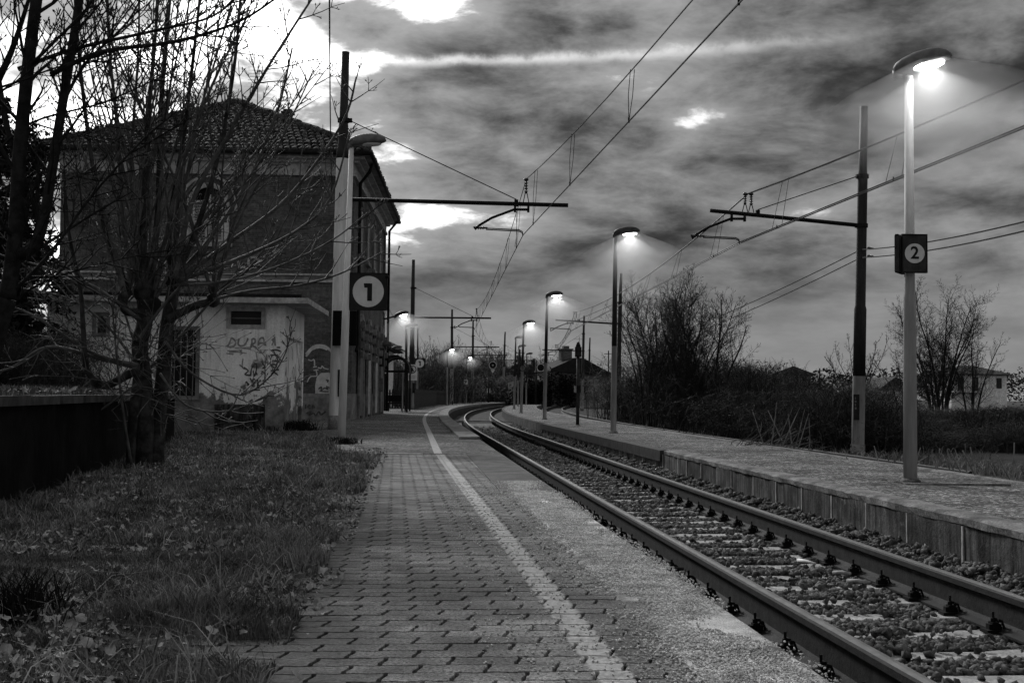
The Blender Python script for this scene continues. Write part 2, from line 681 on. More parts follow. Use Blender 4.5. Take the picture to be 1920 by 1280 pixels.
def ribbon(mb, prof, Y0, Y1, close=True, m=0, ys=None, wob=None):
    """sweep a profile [(offset, z)] along the track"""
    ys = ys or steps(Y0, Y1)
    n = len(prof)
    b = len(mb.v)
    for y in ys:
        for i, (o, z) in enumerate(prof):
            w = wob(y, i) if wob else (0, 0)
            mb.v.append(tuple(off(y, o + w[0], z + w[1])))
    for k in range(len(ys) - 1):
        for i in range(n if close else n - 1):
            a, c = b + k * n + i, b + k * n + (i + 1) % n
            mb.face((a, c, c + n, a + n), m[i] if isinstance(m, (list, tuple)) else m)
    if close:
        mb.face([b + i for i in range(n)])
        e = b + (len(ys) - 1) * n
        mb.face([e + i for i in range(n)][::-1])
    return mb

# ================================================================== THE SETTING
Z_RAIL, Z_SLP, Z_ISL = -.29, -.542, -.05
ISL0, ISL1, TRK2 = 1.52, 4.13, 5.62
g = MB()
g.add([(-1500, -200, -.66), (1500, -200, -.66), (1500, 3000, -.66), (-1500, 3000, -.66)], [(0, 1, 2, 3)])
structure(g.build('ground', 'field_earth'))

# near platform: bed, gravel verge, wall to the track
pf = MB()
ribbon(pf, [(-3.8, -.016), (-2.06, -.016), (-2.0, .004), (-1.62, .0), (-1.57, -.03), (-1.56, -.65), (-3.8, -.65)], -6, 18.9,
       m=[0, 1, 1, 1, 2, 0, 0])
platform = structure(pf.build('platform', ['earth_dark', 'gravel_bed', 'panel_concrete']))
fc = MB()
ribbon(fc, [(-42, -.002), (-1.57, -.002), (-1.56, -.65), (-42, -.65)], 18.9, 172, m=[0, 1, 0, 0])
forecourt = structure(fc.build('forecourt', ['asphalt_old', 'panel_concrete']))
# dry concrete apron and kerb along the track side of the asphalt
ap = MB()
ribbon(ap, [(-2.12, .006), (-1.58, .006), (-1.58, -.02), (-2.12, -.02)], 11.6, 18.895)
ap.build('apron_slab', 'apron_concrete', platform)
kb = MB()
y0 = 25.0
kmesh = []
while y0 < 120:
    L = 1.0 if y0 < 60 else 4.0
    k_ = MB()
    ribbon(k_, [(-2.0, -.01), (-1.99, .05), (-1.57, .055), (-1.555, -.12), (-1.62, -.12)], y0 + .008, y0 + L - .008, ys=[y0 + .008, y0 + L / 2, y0 + L - .008])
    k_.build('kerb_stone', 'edge_concrete', forecourt)
    y0 += L
pl = MB()
ribbon(pl, [(-2.61, .003), (-2.485, .003)], 18.9, 112, close=False)
pl.build('painted_line', 'paint_line', forecourt)
sl = MB()
p0 = at(668, 850, z=.0)
sl.box(p0.x, p0.x + 1.0, p0.y - .03, p0.y + .06, -.005, .012)
sl.build('drain_cover', 'plaster_grey', forecourt)
for (xa, xb, yy, w) in ((731, 764, 790, .12), (755, 783, 785, .10)):
    a, b = at(xa, yy, z=0), at(xb, yy, z=0)
    mk = MB()
    mk.box(a.x, b.x, a.y - w, a.y + w, .001, .004)
    mk.build('painted_mark', 'paint_line', forecourt)

# interlocking pavers
PL, PW = .2295, .1165


def paver_mesh():
    a, nseg = .0060, 8
    def wave(x): return a * math.sin(2 * PI * x / (PL / 2) + .6)
    hx, hy = PL / 2 - .0066, PW / 2 - .0028
    zz = .011
    top = [(-hx - zz + (2 * hx) * i / nseg * 1.0 + 2 * zz * 0, 0) for i in range(nseg + 1)]
    out = []
    for i in range(nseg + 1):                       # lower edge, left to right
        x = -hx - zz + 2 * hx * i / nseg
        out.append((x, -hy + wave(x)))
    out += [(hx - zz * .9, -hy * .5), (hx + zz * .9, hy * .5)]
    for i in range(nseg + 1):                       # upper edge, right to left
        x = hx + zz - 2 * hx * i / nseg
        out.append((x, hy + wave(x)))
    out += [(-hx + zz * .9, hy * .5), (-hx - zz * .9, -hy * .5)]
    mb = MB()
    n = len(out)
    ins = []
    for (x, y) in out:
        ins.append((x * .984, y * .955))
    mb.v = [(x, y, 0) for x, y in ins] + [(x, y, -.006) for x, y in out] + [(x, y, -.02) for x, y in out]
    mb.face(range(n))
    for i in range(n):
        j = (i + 1) % n
        mb.face((n + i, n + j, j, i))
        mb.face((2 * n + i, 2 * n + j, n + j, n + i))
    return mb


pvm = paver_mesh()
pv_me = pvm.mesh('paver', 'paver_concrete')
base_v = np.array(pvm.v)
rest_v, rest_f = [], []
th = math.atan(.095)
o00 = Vector((3.016, 0, 0))
ux, uy = math.cos(th), -math.sin(th) * -1
ex = Vector((math.cos(th), math.sin(th), 0))       # across, to the right
ey = Vector((-math.sin(th), math.cos(th), 0))      # along the platform
row, cnt = 0, 0
s = 2.95
while s < 18.85:
    for c in range(-1, 11):
        o = -3.72 + (c + (.5 if row % 2 else 0)) * PL
        p = Vector((o00.x, o00.y, 0)) + ex * o + ey * s
        to = (p.x - 2.96 + .081 * p.y) * .9967
        if to > -1.98 or o < -3.78: continue
        dz, rz = random.uniform(-.0016, .0012), random.uniform(-.012, .012)
        rx, ry = random.uniform(-.006, .006), random.uniform(-.006, .006)
        if s > 3.05 and cnt < 300:
            ob = link('paver', pv_me, platform)
            ob.location = (p.x, p.y, dz)
            ob.rotation_euler = (rx, ry, th + rz)
            cnt += 1
        else:
            R = np.array((Matrix.Rotation(th + rz, 3, 'Z') @ Matrix.Rotation(ry, 3, 'Y') @ Matrix.Rotation(rx, 3, 'X')))
            rest_v.append((base_v @ R.T) + np.array([p.x, p.y, dz]))
            b = (len(rest_v) - 1) * len(base_v)
            rest_f.extend([tuple(b + i for i in f) for f in pvm.f])
    row += 1
    s += PW
rb = MB()
rb.v = [tuple(q) for q in np.concatenate(rest_v)]
rb.f = rest_f
rb.mi = [0] * len(rest_f)
stuff(rb.build('paving', 'paver_concrete', platform))

# island platform
ip = MB()
ribbon(ip, [(ISL0 + .12, Z_ISL - .006), (ISL0 + .9, Z_ISL + .012), (ISL1 - .2, Z_ISL), (ISL1, Z_ISL - .015), (ISL1, -.62), (ISL0 + .12, -.62)], -4, 128,
       m=[0, 0, 0, 1, 0, 1])
island = structure(ip.build('island_platform', ['asphalt_island', 'panel_concrete']))
s0 = 5.0
k = 0
while s0 < 42:
    L = random.choice((.66, .8, 1.0, 1.0, 1.12, 1.25))
    w = MB()
    if s0 < 21.8:                                   # crumbling edge over flush panels
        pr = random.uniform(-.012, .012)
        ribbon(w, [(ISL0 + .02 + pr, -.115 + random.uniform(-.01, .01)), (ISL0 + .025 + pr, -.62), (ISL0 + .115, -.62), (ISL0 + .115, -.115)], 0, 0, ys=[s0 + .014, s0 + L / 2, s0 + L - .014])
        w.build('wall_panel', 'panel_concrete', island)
    else:                                           # dark overhanging slab on paler blocks
        ribbon(w, [(ISL0 + .07, -.27), (ISL0 + .075, -.62), (ISL0 + .115, -.62), (ISL0 + .115, -.27)], 0, 0, ys=[s0 + .012, s0 + L / 2, s0 + L - .012])
        w.build('wall_panel', 'edge_concrete', island)
        w = MB()
        ribbon(w, [(ISL0 - .03, Z_ISL - .01), (ISL0 - .03, -.255), (ISL0 + .13, -.255), (ISL0 + .13, Z_ISL + .004)], 0, 0, ys=[s0 + .006, s0 + L / 2, s0 + L - .006])
        w.build('edge_slab', 'iron_brown', island)
    jt = MB()
    ribbon(jt, [(ISL0 + .016, -.13), (ISL0 + .018, -.62), (ISL0 + .10, -.62), (ISL0 + .10, -.13)], 0, 0, ys=[s0 + L - .013, s0 + L + .013])
    jt.build('mortar_joint', 'plaster_grey', island)
    s0 += L
w = MB()
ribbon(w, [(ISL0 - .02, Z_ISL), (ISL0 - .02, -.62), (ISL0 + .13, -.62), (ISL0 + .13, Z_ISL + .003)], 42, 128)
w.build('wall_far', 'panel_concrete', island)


def crumble(y, i):
    if i in (0, 1): return (random.uniform(-.010, .010), random.uniform(-.008, .004))
    return (random.uniform(-.004, .004), random.uniform(-.006, .004))


w = MB()
ys = [4 + .17 * i for i in range(int(17.8 / .17) + 1)]
ribbon(w, [(ISL0 + .012, -.118), (ISL0 + .005, Z_ISL - .012), (ISL0 + .06, Z_ISL + .010), (ISL0 + .24, Z_ISL + .012), (ISL0 + .34, Z_ISL - .004), (ISL0 + .30, -.118)], 0, 0, ys=ys, wob=crumble)
w.build('edge_capping', 'edge_concrete', island)
w = MB()
ribbon(w, [(ISL1 - .16, Z_ISL - .002), (ISL1 - .15, Z_ISL + .012), (ISL1 - .01, Z_ISL + .012), (ISL1 + .01, -.14)], 6, 128, close=False,
       wob=lambda y, i: (random.uniform(-.012, .012), random.uniform(-.006, .004)))
w.build('edge_capping', 'edge_concrete', island)
lampA = at(1707, 906, z=Z_ISL)
w = MB()
w.box(-.18, .95, -.34, .30, Z_ISL + .004, Z_ISL + .022, M=Matrix.Translation((lampA.x, lampA.y, 0)) @ Matrix.Rotation(.081, 4, 'Z'))
w.build('manhole_slab', 'asphalt_island', island)
w = MB()
for (a, b, c, d) in ((-.22, .99, -.38, -.345), (-.22, .99, .305, .335), (.955, .99, -.344, .304)):
    w.box(a, b, c, d, Z_ISL + .0, Z_ISL + .027, M=Matrix.Translation((lampA.x, lampA.y, 0)) @ Matrix.Rotation(.081, 4, 'Z'))
w.build('manhole_frame', 'edge_concrete', island)

# ------------------------------------------------------------------ tracks
RAIL_H = .252
RAILP = [(-.080, 0), (-.080, .014), (-.025, .034), (-.010, .058), (-.010, .186), (-.039, .202), (-.039, .236), (-.030, .248), (0, .252),
         (.030, .248), (.039, .236), (.039, .202), (.010, .186), (.010, .058), (.025, .034), (.080, .014), (.080, 0)]
RAILM = [0] * 6 + [0, 1, 1, 0] + [0] * 7


def clip_mesh():
    b = MB()
    b.box(.02, .19, -.075, .075, 0, .020)
    b.box(.045, .155, -.032, .032, .020, .052)
    b.box(.072, .130, -.040, .040, .052, .064)
    b.lathe([(.022, .064), (.022, .086), (.017, .09), (.011, .09), (.011, .122), (.009, .125)], 8, (.105, 0, 0))
    b.tube([(.03, -.05, .03), (.05, -.05, .07), (.08, -.045, .075)], .011, 5)
    b.tube([(.03, .05, .03), (.05, .05, .07), (.08, .045, .075)], .011, 5)
    b.v = [(x * .74 + .012, y * .66, z * 1.02) for x, y, z in b.v]
    return b.mesh('rail_clip', 'iron_black')


clip_me = clip_mesh()


def sleeper_mesh():
    b = MB()
    pr = [(-1.2, -.03), (-1.2, .0), (-.5, .0), (-.35, -.012), (.35, -.012), (.5, .0), (1.2, .0), (1.2, -.03)]
    n = len(pr)
    for (yy, dz) in ((-.13, -.05), (-.105, 0), (.105, 0), (.13, -.05)):
        for (x, z) in pr[1:-1]: b.v.append((x, yy, z + dz))
    k = n - 2
    for j in range(3):
        for i in range(k - 1):
            b.face((j * k + i, j * k + i + 1, (j + 1) * k + i + 1, (j + 1) * k + i))
    b.face((0, k, 2 * k, 3 * k)); b.face((k - 1, 4 * k - 1, 3 * k - 1, 2 * k - 1))
    return b.mesh('sleeper', 'sleeper_concrete')


slp_me = sleeper_mesh()


def make_track(o0, label, Ya, Yb, clips_to, sl_from, sl_to):
    t = thing('railway_track', label, 'railway track', off(max(Ya, 0), o0, -.5))
    inv = Matrix.Translation(-t.location)
    rails = []
    for side in (-1, 1):
        mb = MB()
        ribbon(mb, [(o0 + side * .7535 + a, Z_RAIL - RAIL_H + b) for a, b in RAILP], Ya, Yb, m=RAILM)
        r = mb.build('rail', ['rail_side', 'rail_top'], t)
        r.matrix_parent_inverse = inv
        rails.append((side, r))
    y = sl_from
    far = MB()
    while y < sl_to:
        p = off(y, o0, Z_SLP)
        a = -math.atan(track_m(y)) * -1
        a = math.atan2(-track_m(y), 1)
        s_ = link('sleeper', slp_me, t)
        s_.matrix_parent_inverse = inv
        s_.location = (p.x, p.y, Z_SLP + random.uniform(-.006, .004))
        s_.rotation_euler = (0, 0, a + random.uniform(-.012, .012))
        for side, r in rails:
            for sd in (-1, 1):
                q = off(y, o0 + side * .7535, Z_SLP + .004)
                if y < clips_to:
                    c = link('rail_clip', clip_me, r)
                    c.location = q
                    c.rotation_euler = (0, 0, a + (0 if sd > 0 else PI) + random.uniform(-.06, .06))
                elif clips_to > 0 and y < 75:
                    e = (Vector((math.cos(a), math.sin(a), 0))) * sd
                    far.box(-.05, .05, -.04, .04, 0, .13, M=Matrix.Translation(q + e * .105))
        y += .6
    if far.v:
        f = far.build('rail_clips_far', 'iron_black', t)
        f.matrix_parent_inverse = inv
        stuff(f)
    return t


trk1 = make_track(0, 'railway track curving away between the paved platform and the island platform', -5, 170, 36.4, 1.6, 62)
trk2 = make_track(TRK2, 'second railway track showing on the far side of the island platform', 20, 150, 0, 38, 100)
for (yy, w_) in ((57.5, .35),):
    mb = MB()
    ribbon(mb, [(-1.5, -.46), (-1.5, -.318), (-.84, -.305), (-.84, -.36)], 0, 0, ys=[yy, yy + w_])
    ribbon(mb, [(-.66, -.36), (-.66, -.305), (.66, -.305), (.66, -.36)], 0, 0, ys=[yy, yy + w_])
    ribbon(mb, [(.84, -.36), (.84, -.305), (1.48, -.318), (1.48, -.36)], 0, 0, ys=[yy, yy + w_])
    c_ = mb.build('crossing_slab', 'edge_concrete', trk1)
    c_.matrix_parent_inverse = Matrix.Translation(-trk1.location)
for o0, nm in ((0, 'track_bed'), (TRK2, 'track_bed')):
    mb = MB()
    ribbon(mb, [(o0 - 1.57, -.58), (o0 - 1.2, -.572), (o0 - .8, -.575), (o0 + .8, -.575), (o0 + 1.0, -.55), (o0 + 1.60, -.42)], -5 if o0 == 0 else 18, 172, close=False)
    structure(mb.build(nm, 'ballast_bed'))
mb = MB()
ribbon(mb, [(TRK2 + 1.55, -.43), (TRK2 + 2.6, -.58), (TRK2 + 14, -.645)], 8, 172, close=False)
structure(mb.build('embankment', 'earth_dark'))


# ballast: loose stones
def ico():
    t = (1 + 5 ** .5) / 2
    v = np.array([(-1, t, 0), (1, t, 0), (-1, -t, 0), (1, -t, 0), (0, -1, t), (0, 1, t), (0, -1, -t), (0, 1, -t), (t, 0, -1), (t, 0, 1), (-t, 0, -1), (-t, 0, 1)]) / math.sqrt(1 + t * t)
    f = np.array([(0, 11, 5), (0, 5, 1), (0, 1, 7), (0, 7, 10), (0, 10, 11), (1, 5, 9), (5, 11, 4), (11, 10, 2), (10, 7, 6), (7, 1, 8), (3, 9, 4), (3, 4, 2), (3, 2, 6), (3, 6, 8), (3, 8, 9), (4, 9, 5), (2, 4, 11), (6, 2, 10), (8, 6, 7), (9, 8, 1)])
    return v, f


IV, IF = ico()
BXV = np.array([(-1, -1, -1), (1, -1, -1), (1, 1, -1), (-1, 1, -1), (-1, -1, 1), (1, -1, 1), (1, 1, 1), (-1, 1, 1)], float) * .62
BXF = np.array([(0, 3, 2), (0, 2, 1), (4, 5, 6), (4, 6, 7), (0, 1, 5), (0, 5, 4), (1, 2, 6), (1, 6, 5), (2, 3, 7), (2, 7, 6), (3, 0, 4), (3, 4, 7)])
VARS = []
for _ in range(24):
    v = BXV * np.array([1.15, rng.uniform(.7, 1.0), rng.uniform(.5, .85)]) + rng.uniform(-.34, .34, (8, 3))
    v[4:, :2] *= rng.uniform(.45, .95)
    VARS.append(v)
OV = np.array([(1, 0, 0), (-1, 0, 0), (0, 1, 0), (0, -1, 0), (0, 0, .8), (0, 0, -.6)], float)
OF = np.array([(0, 2, 4), (2, 1, 4), (1, 3, 4), (3, 0, 4), (2, 0, 5), (1, 2, 5), (3, 1, 5), (0, 3, 5)])


def rot_mats(n, full=True):
    a = rng.uniform(0, 2 * PI, n)
    b = rng.uniform(-.9, .9, n) if full else rng.uniform(-.3, .3, n)
    c = rng.uniform(-.9, .9, n) if full else rng.uniform(-.3, .3, n)
    ca, sa, cb, sb, cc, s_c = np.cos(a), np.sin(a), np.cos(b), np.sin(b), np.cos(c), np.sin(c)
    Z = np.zeros(n); O = np.ones(n)
    Rz = np.array([[ca, -sa, Z], [sa, ca, Z], [Z, Z, O]]).transpose(2, 0, 1)
    Ry = np.array([[cb, Z, sb], [Z, O, Z], [-sb, Z, cb]]).transpose(2, 0, 1)
    Rx = np.array([[O, Z, Z], [Z, cc, -s_c], [Z, s_c, cc]]).transpose(2, 0, 1)
    return Rz @ Ry @ Rx


def scatter(pos, size, variants, faces):
    n = len(pos)
    R = rot_mats(n)
    which = rng.integers(0, len(variants), n)
    V = np.stack(variants)[which]
    V = np.einsum('nij,nkj->nki', R, V) * size[:, None, None] + pos[:, None, :]
    k = V.shape[1]
    Fc = faces[None] + (np.arange(n) * k)[:, None, None]
    return V.reshape(-1, 3), Fc.reshape(-1, faces.shape[1])


def off_np(Y, o, z):
    X = 2.96 - .081 * Y + np.where(Y > 38, .0008 * (Y - 38) ** 2, 0)
    m = -.081 + np.where(Y > 38, .0016 * (Y - 38), 0)
    k = 1 / np.sqrt(1 + m * m)
    return np.stack([X + o * k, Y - o * m * k, z], 1)


PV, PF, nb = [], [], 0
for (ya, yb, dens, s0, s1) in ((3.2, 9, 900, .013, .036), (9, 16, 620, .015, .038), (16, 30, 300, .022, .045), (30, 55, 90, .035, .06)):
    n = int((yb - ya) * 3.05 * dens)
    Y = rng.uniform(ya, yb, n); o = rng.uniform(-1.5, 1.56, n)
    sz = rng.uniform(s0, s1, n)
    hump = vn(o * 2.2 + 5, Y * 2.2)
    ph = np.abs(((Y - 1.6) / .6 + .5) % 1.0 - .5) * .6            # distance to the nearest sleeper's middle
    onsl = (ph < .13)
    z = -.558 + np.where(o > .90, (o - .90) * .22, 0) + (hump - .5) * .03 + rng.uniform(-.005, .012, n)
    z = np.where(onsl, z + .024, z - .002)
    keep = ~(onsl & (np.abs(o) < 1.2) & (rng.random(n) > .10 + .45 * (vn(o * 3 + 9, Y * 1.5) > .60)))
    keep &= (np.abs(np.abs(o) - .7535) > .085 + sz * .6)
    keep &= ~((np.abs(np.abs(o) - .7535) < .22) & (ph < .11))
    P = off_np(Y[keep], o[keep], z[keep])
    v, f = scatter(P, sz[keep] * 1.12, VARS, BXF)
    PV.append(v); PF.append(f + nb); nb += len(v)
stuff(structure(link('ballast', np_mesh('ballast', np.concatenate(PV), np.concatenate(PF), 'stone_ballast'))))
bpy.data.objects['ballast']['kind'] = 'stuff'
tag(bpy.data.objects['ballast'], 'grey crushed stone ballast lying between and beside the rails', 'ballast')

# pale fine gravel on the verge beside the rail
n = 42000
Y = 3.0 + rng.random(n) ** 1.3 * 10.0
o = rng.normal(-1.82, .15, n)
o = np.where(rng.random(n) < .12, rng.uniform(-2.7, -1.6, n), o)
ok = (o > -2.9) & (o < -1.565) & (vn(o * 5 + 3, Y * 1.6) + rng.random(n) * .35 > .50)
Y, o = Y[ok], o[ok]
P = off_np(Y, o, np.where(o > -2.0, .006, .003))
v, f = scatter(P, rng.uniform(.0035, .0085, len(Y)), [OV, OV * np.array([1, .7, .8]), OV * np.array([.8, 1, .6])], OF)
gv = stuff(link('gravel', np_mesh('gravel', v, f, 'gravel_pale')))
tag(gv, 'pale fine gravel spilled along the platform verge beside the near rail', 'gravel')

# sticks and scraps lying in the track
for i, (xa, ya, xb, yb, r, mt, lab) in enumerate((
        (1496, 1049, 1528, 1056, .014, 'paper_white', 'short white stick lying flat on the ballast between the rails'),
        (1562, 1073, 1595, 1075, .017, 'wood_stick', 'pale broken stick propped by the rail clip of the far rail'),
        (1589, 1088, 1631, 1092, .018, 'wood_stick', 'pale round stick lying just below another by the far rail'),
        (1230, 1052, 1262, 1056, .014, 'bark_grey', 'thin grey stick wedged at the outside of the near rail'),
        (1252, 1068, 1282, 1066, .016, 'bark_grey', 'stubby grey twig beside the near rail foot'))):
    zz = -.50 if i < 3 else -.48
    a, b = at(xa, ya, z=zz), at(xb, yb, z=zz + .01)
    mb = MB()
    mid = (a + b) / 2 + Vector((0, .01, .004))
    mb.tube([a - a, mid - a, b - a], [r, r * .95, r * .8], 7)
    tag(mb.build('stick', mt, None, True, loc=a), lab, 'stick')

# ================================================================== MASTS, WIRES, LAMPS, SIGNS
def insulator(mb, p, h, r=.045, n=9):
    """ribbed insulator standing at p, h tall"""
    prof = [(r * .45, 0)]
    k = 4
    for i in range(k):
        z0 = h * (.1 + .8 * i / k)
        prof += [(r * .45, z0), (r * 1.25, z0 + h * .06), (r * .5, z0 + h * .12)]
    prof += [(r * .4, h)]
    return mb.lathe(prof, n, p)


CAT = {}      # support points of the overhead line, by mast key


def mast(key, base, top, side, arm_z, arm_dz, arm_len, cu, cz, mu, mz, label, loop=1, split=None, n_ins=1, lower='pole_mid', r=.165, lean=None, pair=0.0, stay_z=None):
    """steel catenary mast with a bracket arm reaching to one side"""
    t = thing('catenary_mast', label, 'catenary mast', base)
    H = top[2] - base[2]
    lx, ly = top[0] - base[0], top[1] - base[1]

    def ax(z):
        q = (z - base[2]) / H
        return Vector((lx * q, ly * q, z - base[2]))
    split = split if split is not None else base[2] + 2.4  # light below, dark above: exposure darkening put into the colour, not paint
    zs = base[2] + H * .42
    lo = MB().tube([(0, 0, -.15), ax(base[2] + .35)], r * 1.12, 16)
    lo.build('mast_foot', 'edge_concrete', t, True)
    pts = [ax(base[2] + .3), ax(split)]
    MB().tube(pts, [r, r * .97], 16, False).build('mast_lower', lower, t, True)
    zz, rr = [split, max(split + .2, zs), max(split + .3, zs + .1), base[2] + H * .8, base[2] + H * .815, top[2]], [r * .97, r * .95, r * .80, r * .76, r * .66, r * .62]
    MB().tube([ax(z) for z in zz], rr, 16).build('mast_upper', 'pole_dark', t, True)
    for z in (arm_z, stay_z or top[2] - H * .19):
        p = ax(z)
        MB().lathe([(r * .86, -.05), (r * .95, -.05), (r * .95, .05), (r * .86, .05)], 14, p).box(p.x + side * r * .7 - .06, p.x + side * r * .7 + .1, p.y - .05, p.y + .05, p.z - .05, p.z + .05).build('clamp', 'iron_black', t)
    A = ax(arm_z)
    e = lambda u, z: Vector((A.x + side * u, A.y + u * .02, z - base[2]))
    az = lambda u: arm_z + arm_dz * u / arm_len
    MB().tube([e(.1, az(.1)), e(arm_len, az(arm_len))], .055, 10).build('bracket_arm', 'iron_black', t, True)
    S = ax(stay_z or top[2] - H * .19)
    MB().tube([S + Vector((side * .15, 0, 0)), e(mu - .25, az(mu) + .12)], .013, 5).box(*(lambda q: (q.x - .05, q.x + .05, q.y - .05, q.y + .05, q.z - .12, q.z + .05))(e(mu - .25, az(mu) + .06))).build('stay_rod', 'iron_black', t)
    for i in range(n_ins):
        du = (i - (n_ins - 1) / 2) * .16
        b = MB()
        q = e(mu + du, az(mu + du) + .05)
        for sx in (-.07, .07):
            b.tube([q + Vector((sx, 0, 0)), q + Vector((sx * .25, 0, (mz - az(mu)) * .42))], .012, 5)
        b.build('insulator_foot', 'iron_black', t)
        b = MB()
        q2 = q + Vector((0, 0, (mz - az(mu)) * .36))
        insulator(b, q2, (mz - base[2]) - q2.z)
        b.lathe([(.03, 0), (.06, .02), (.06, .06), (.02, .08)], 8, (q2.x, q2.y, mz - base[2] - .03))
        b.build('insulator', 'porcelain', t, True)
    # steady arm: loops back (loop=1) or out beyond (loop=-1) and returns to the contact wire
    u0 = cu + .15 * loop
    ue = cu - 1.25 * loop
    za = az(cu) - .14
    pts = [e(u0, za), e(u0 - .38 * loop, za), e(u0 - .95 * loop, za - .22), e(ue + .12 * loop, za - .42), e(ue + .02 * loop, za - .52), e(ue, cz + .2)]
    b = MB().tube(pts, .034, 8)
    for uu in (u0 - .02 * loop, u0 - .36 * loop):
        q = e(uu, za)
        b.box(q.x - .03, q.x + .03, q.y - .045, q.y + .045, q.z - .07, q.z + .16)
    b.build('steady_bracket', 'iron_black', t, True)
    b = MB()
    prof = [(.025, 0)]
    for i in range(4): prof += [(.025, .03 + .06 * i), (.055, .045 + .06 * i), (.025, .06 + .06 * i)]
    prof += [(.025, .34)]
    d = 1 if (side * loop) > 0 else -1
    q = e(ue, cz + .17)
    b.lathe([(r_, h * d) for r_, h in prof], 8, q, axis='x')
    b.build('steady_insulator', 'porcelain', t, True)
    for dd in (0, .035):
        b = MB().tube([e(ue + .3 * loop, cz + .165 - dd), e(cu - .10 * loop, cz + .13 - dd), e(cu - .02 * loop, cz + .09 - dd), e(cu, cz - .02)], .014, 6)
        b.build('steady_arm', 'iron_black', t, True)
    B = Vector(base)
    CAT[key] = (B + e(cu, cz), B + e(mu, mz) + Vector((0, 0, .02)), t)
    return t


Y1, Y2, Y3 = 31.0, 74.4, 118.0
b1 = at(628, 801, Y=Y1); b1.z = 0
mast('P1', b1, at(648, 98, Y=Y1), 1, 5.86, -.08, 5.8, 4.65, 5.0, 4.72, 6.42,
     'tall catenary mast with pale lower shaft standing right beside the station building', split=6.9, lower='pole_light', stay_z=at(647, 226, Y=Y1).z)
b2 = at(771, 768, Y=Y2); b2.z = 0
mast('P2', b2, at(775, 487, Y=Y2), 1, 5.6, 0, 4.8, 3.8, 4.9, 3.9, 6.15,
     'catenary mast carrying the white no crossing notice beyond the shelter', split=2.6)
b3 = at(847, 757, Y=Y3); b3.z = 0
mast('P3', b3, at(847.5, 580, Y=Y3), 1, 5.55, 0, 4.6, 3.7, 4.8, 3.8, 6.1,
     'catenary mast standing behind a lit lamp at the end of the fence', split=3.4)
b4 = at(886, 756, Y=140); b4.z = 0
mast('P4', b4, at(887, 600, Y=140), 1, 5.5, 0, 3.9, 3.3, 4.8, 3.3, 6.0,
     'slender far catenary mast between the left lamps and the round signal', split=3.8)
b5 = at(943, 756, Y=160); b5.z = -.1
mast('P5', b5, at(947, 622, Y=160), 1, 5.5, 0, 4.3, 3.5, 4.8, 3.5, 6.0,
     'farthest catenary mast left of the line standing in front of the pale bush', split=4.6)
r1 = at(1608, 858, Y=31.6)
mast('R1', r1, at(1620, 200, Y=31.6), -1, 5.40, .37, 3.94, 3.17, 4.93, 2.95, 6.2,
     'dark catenary mast behind the island platform left of the numbered lamp post', loop=-1, split=at(1610, 705, Y=31.6).z, n_ins=2, stay_z=at(1618, 331, Y=31.6).z)
r2 = at(1158, 800, Y=75.0)
mast('R2', r2, at(1164, 513, Y=75.0), -1, 5.35, .22, 3.95, 3.0, 4.9, 2.75, 6.05,
     'catenary mast standing close behind the middle lit lamp of the island platform', loop=-1, split=2.0, n_ins=2)
r3 = at(1091, 768, Y=122.0)
mast('R3', r3, at(1095, 592, Y=122.0), -1, 5.4, .1, 4.1, 2.9, 4.85, 2.7, 6.0,
     'catenary mast beyond the small signal post on the island platform', loop=-1, split=2.6, n_ins=2)
r4 = at(1103, 757, Y=165.0)
mast('R4', r4, at(1106, 633, Y=165.0), -1, 5.5, 0, 3.6, 2.6, 4.85, 2.5, 5.9,
     'farthest catenary mast on the right in front of the ivy clad house', loop=-1, split=3.0, n_ins=1)


# overhead line: carrier wire, contact wire and droppers
def span(t, a, b, sag, n_drop, cr=.011, mr=.010, double=False, drop_off=.5):
    ca, ma, cb, mb_ = a[0], a[1], b[0], b[1]
    O = t.location

    def M(q):
        p = ma.lerp(mb_, q)
        return Vector((p.x, p.y, p.z - sag * 4 * q * (1 - q)))

    def C(q): return ca.lerp(cb, q)
    MB().tube([M(i / 16) - O for i in range(17)], mr, 5).build('carrier_wire', 'wire_black', t)
    for dx in ((-.04, .04) if double else (0,)):
        MB().tube([C(i / 6) - O + Vector((dx, 0, 0)) for i in range(7)], cr, 5).build('contact_wire', 'wire_black', t)
    for i in range(n_drop):
        q = (i + drop_off) / n_drop
        m, c = M(q), C(q)
        d = MB()
        if double:
            d.tube([m - O + Vector((0, .35, 0)), c - O + Vector((-.04, .35, 0))], .0075, 4)
            d.tube([m - O + Vector((0, -.35, 0)), c - O + Vector((.04, -.35, 0))], .0075, 4)
        else:
            d.tube([m - O + Vector((-.03, 0, 0)), (m + c) / 2 - O + Vector((-.035, 0, 0)), c - O], .0075, 4)
            d.tube([m - O + Vector((.03, 0, 0)), (m + c) / 2 - O + Vector((.03, 0, 0)), c - O], .0075, 4)
        d.tube([c - O + Vector((0, 0, -.02)), c - O + Vector((0, 0, .06))], .014, 5)
        d.build('dropper', 'wire_black', t)


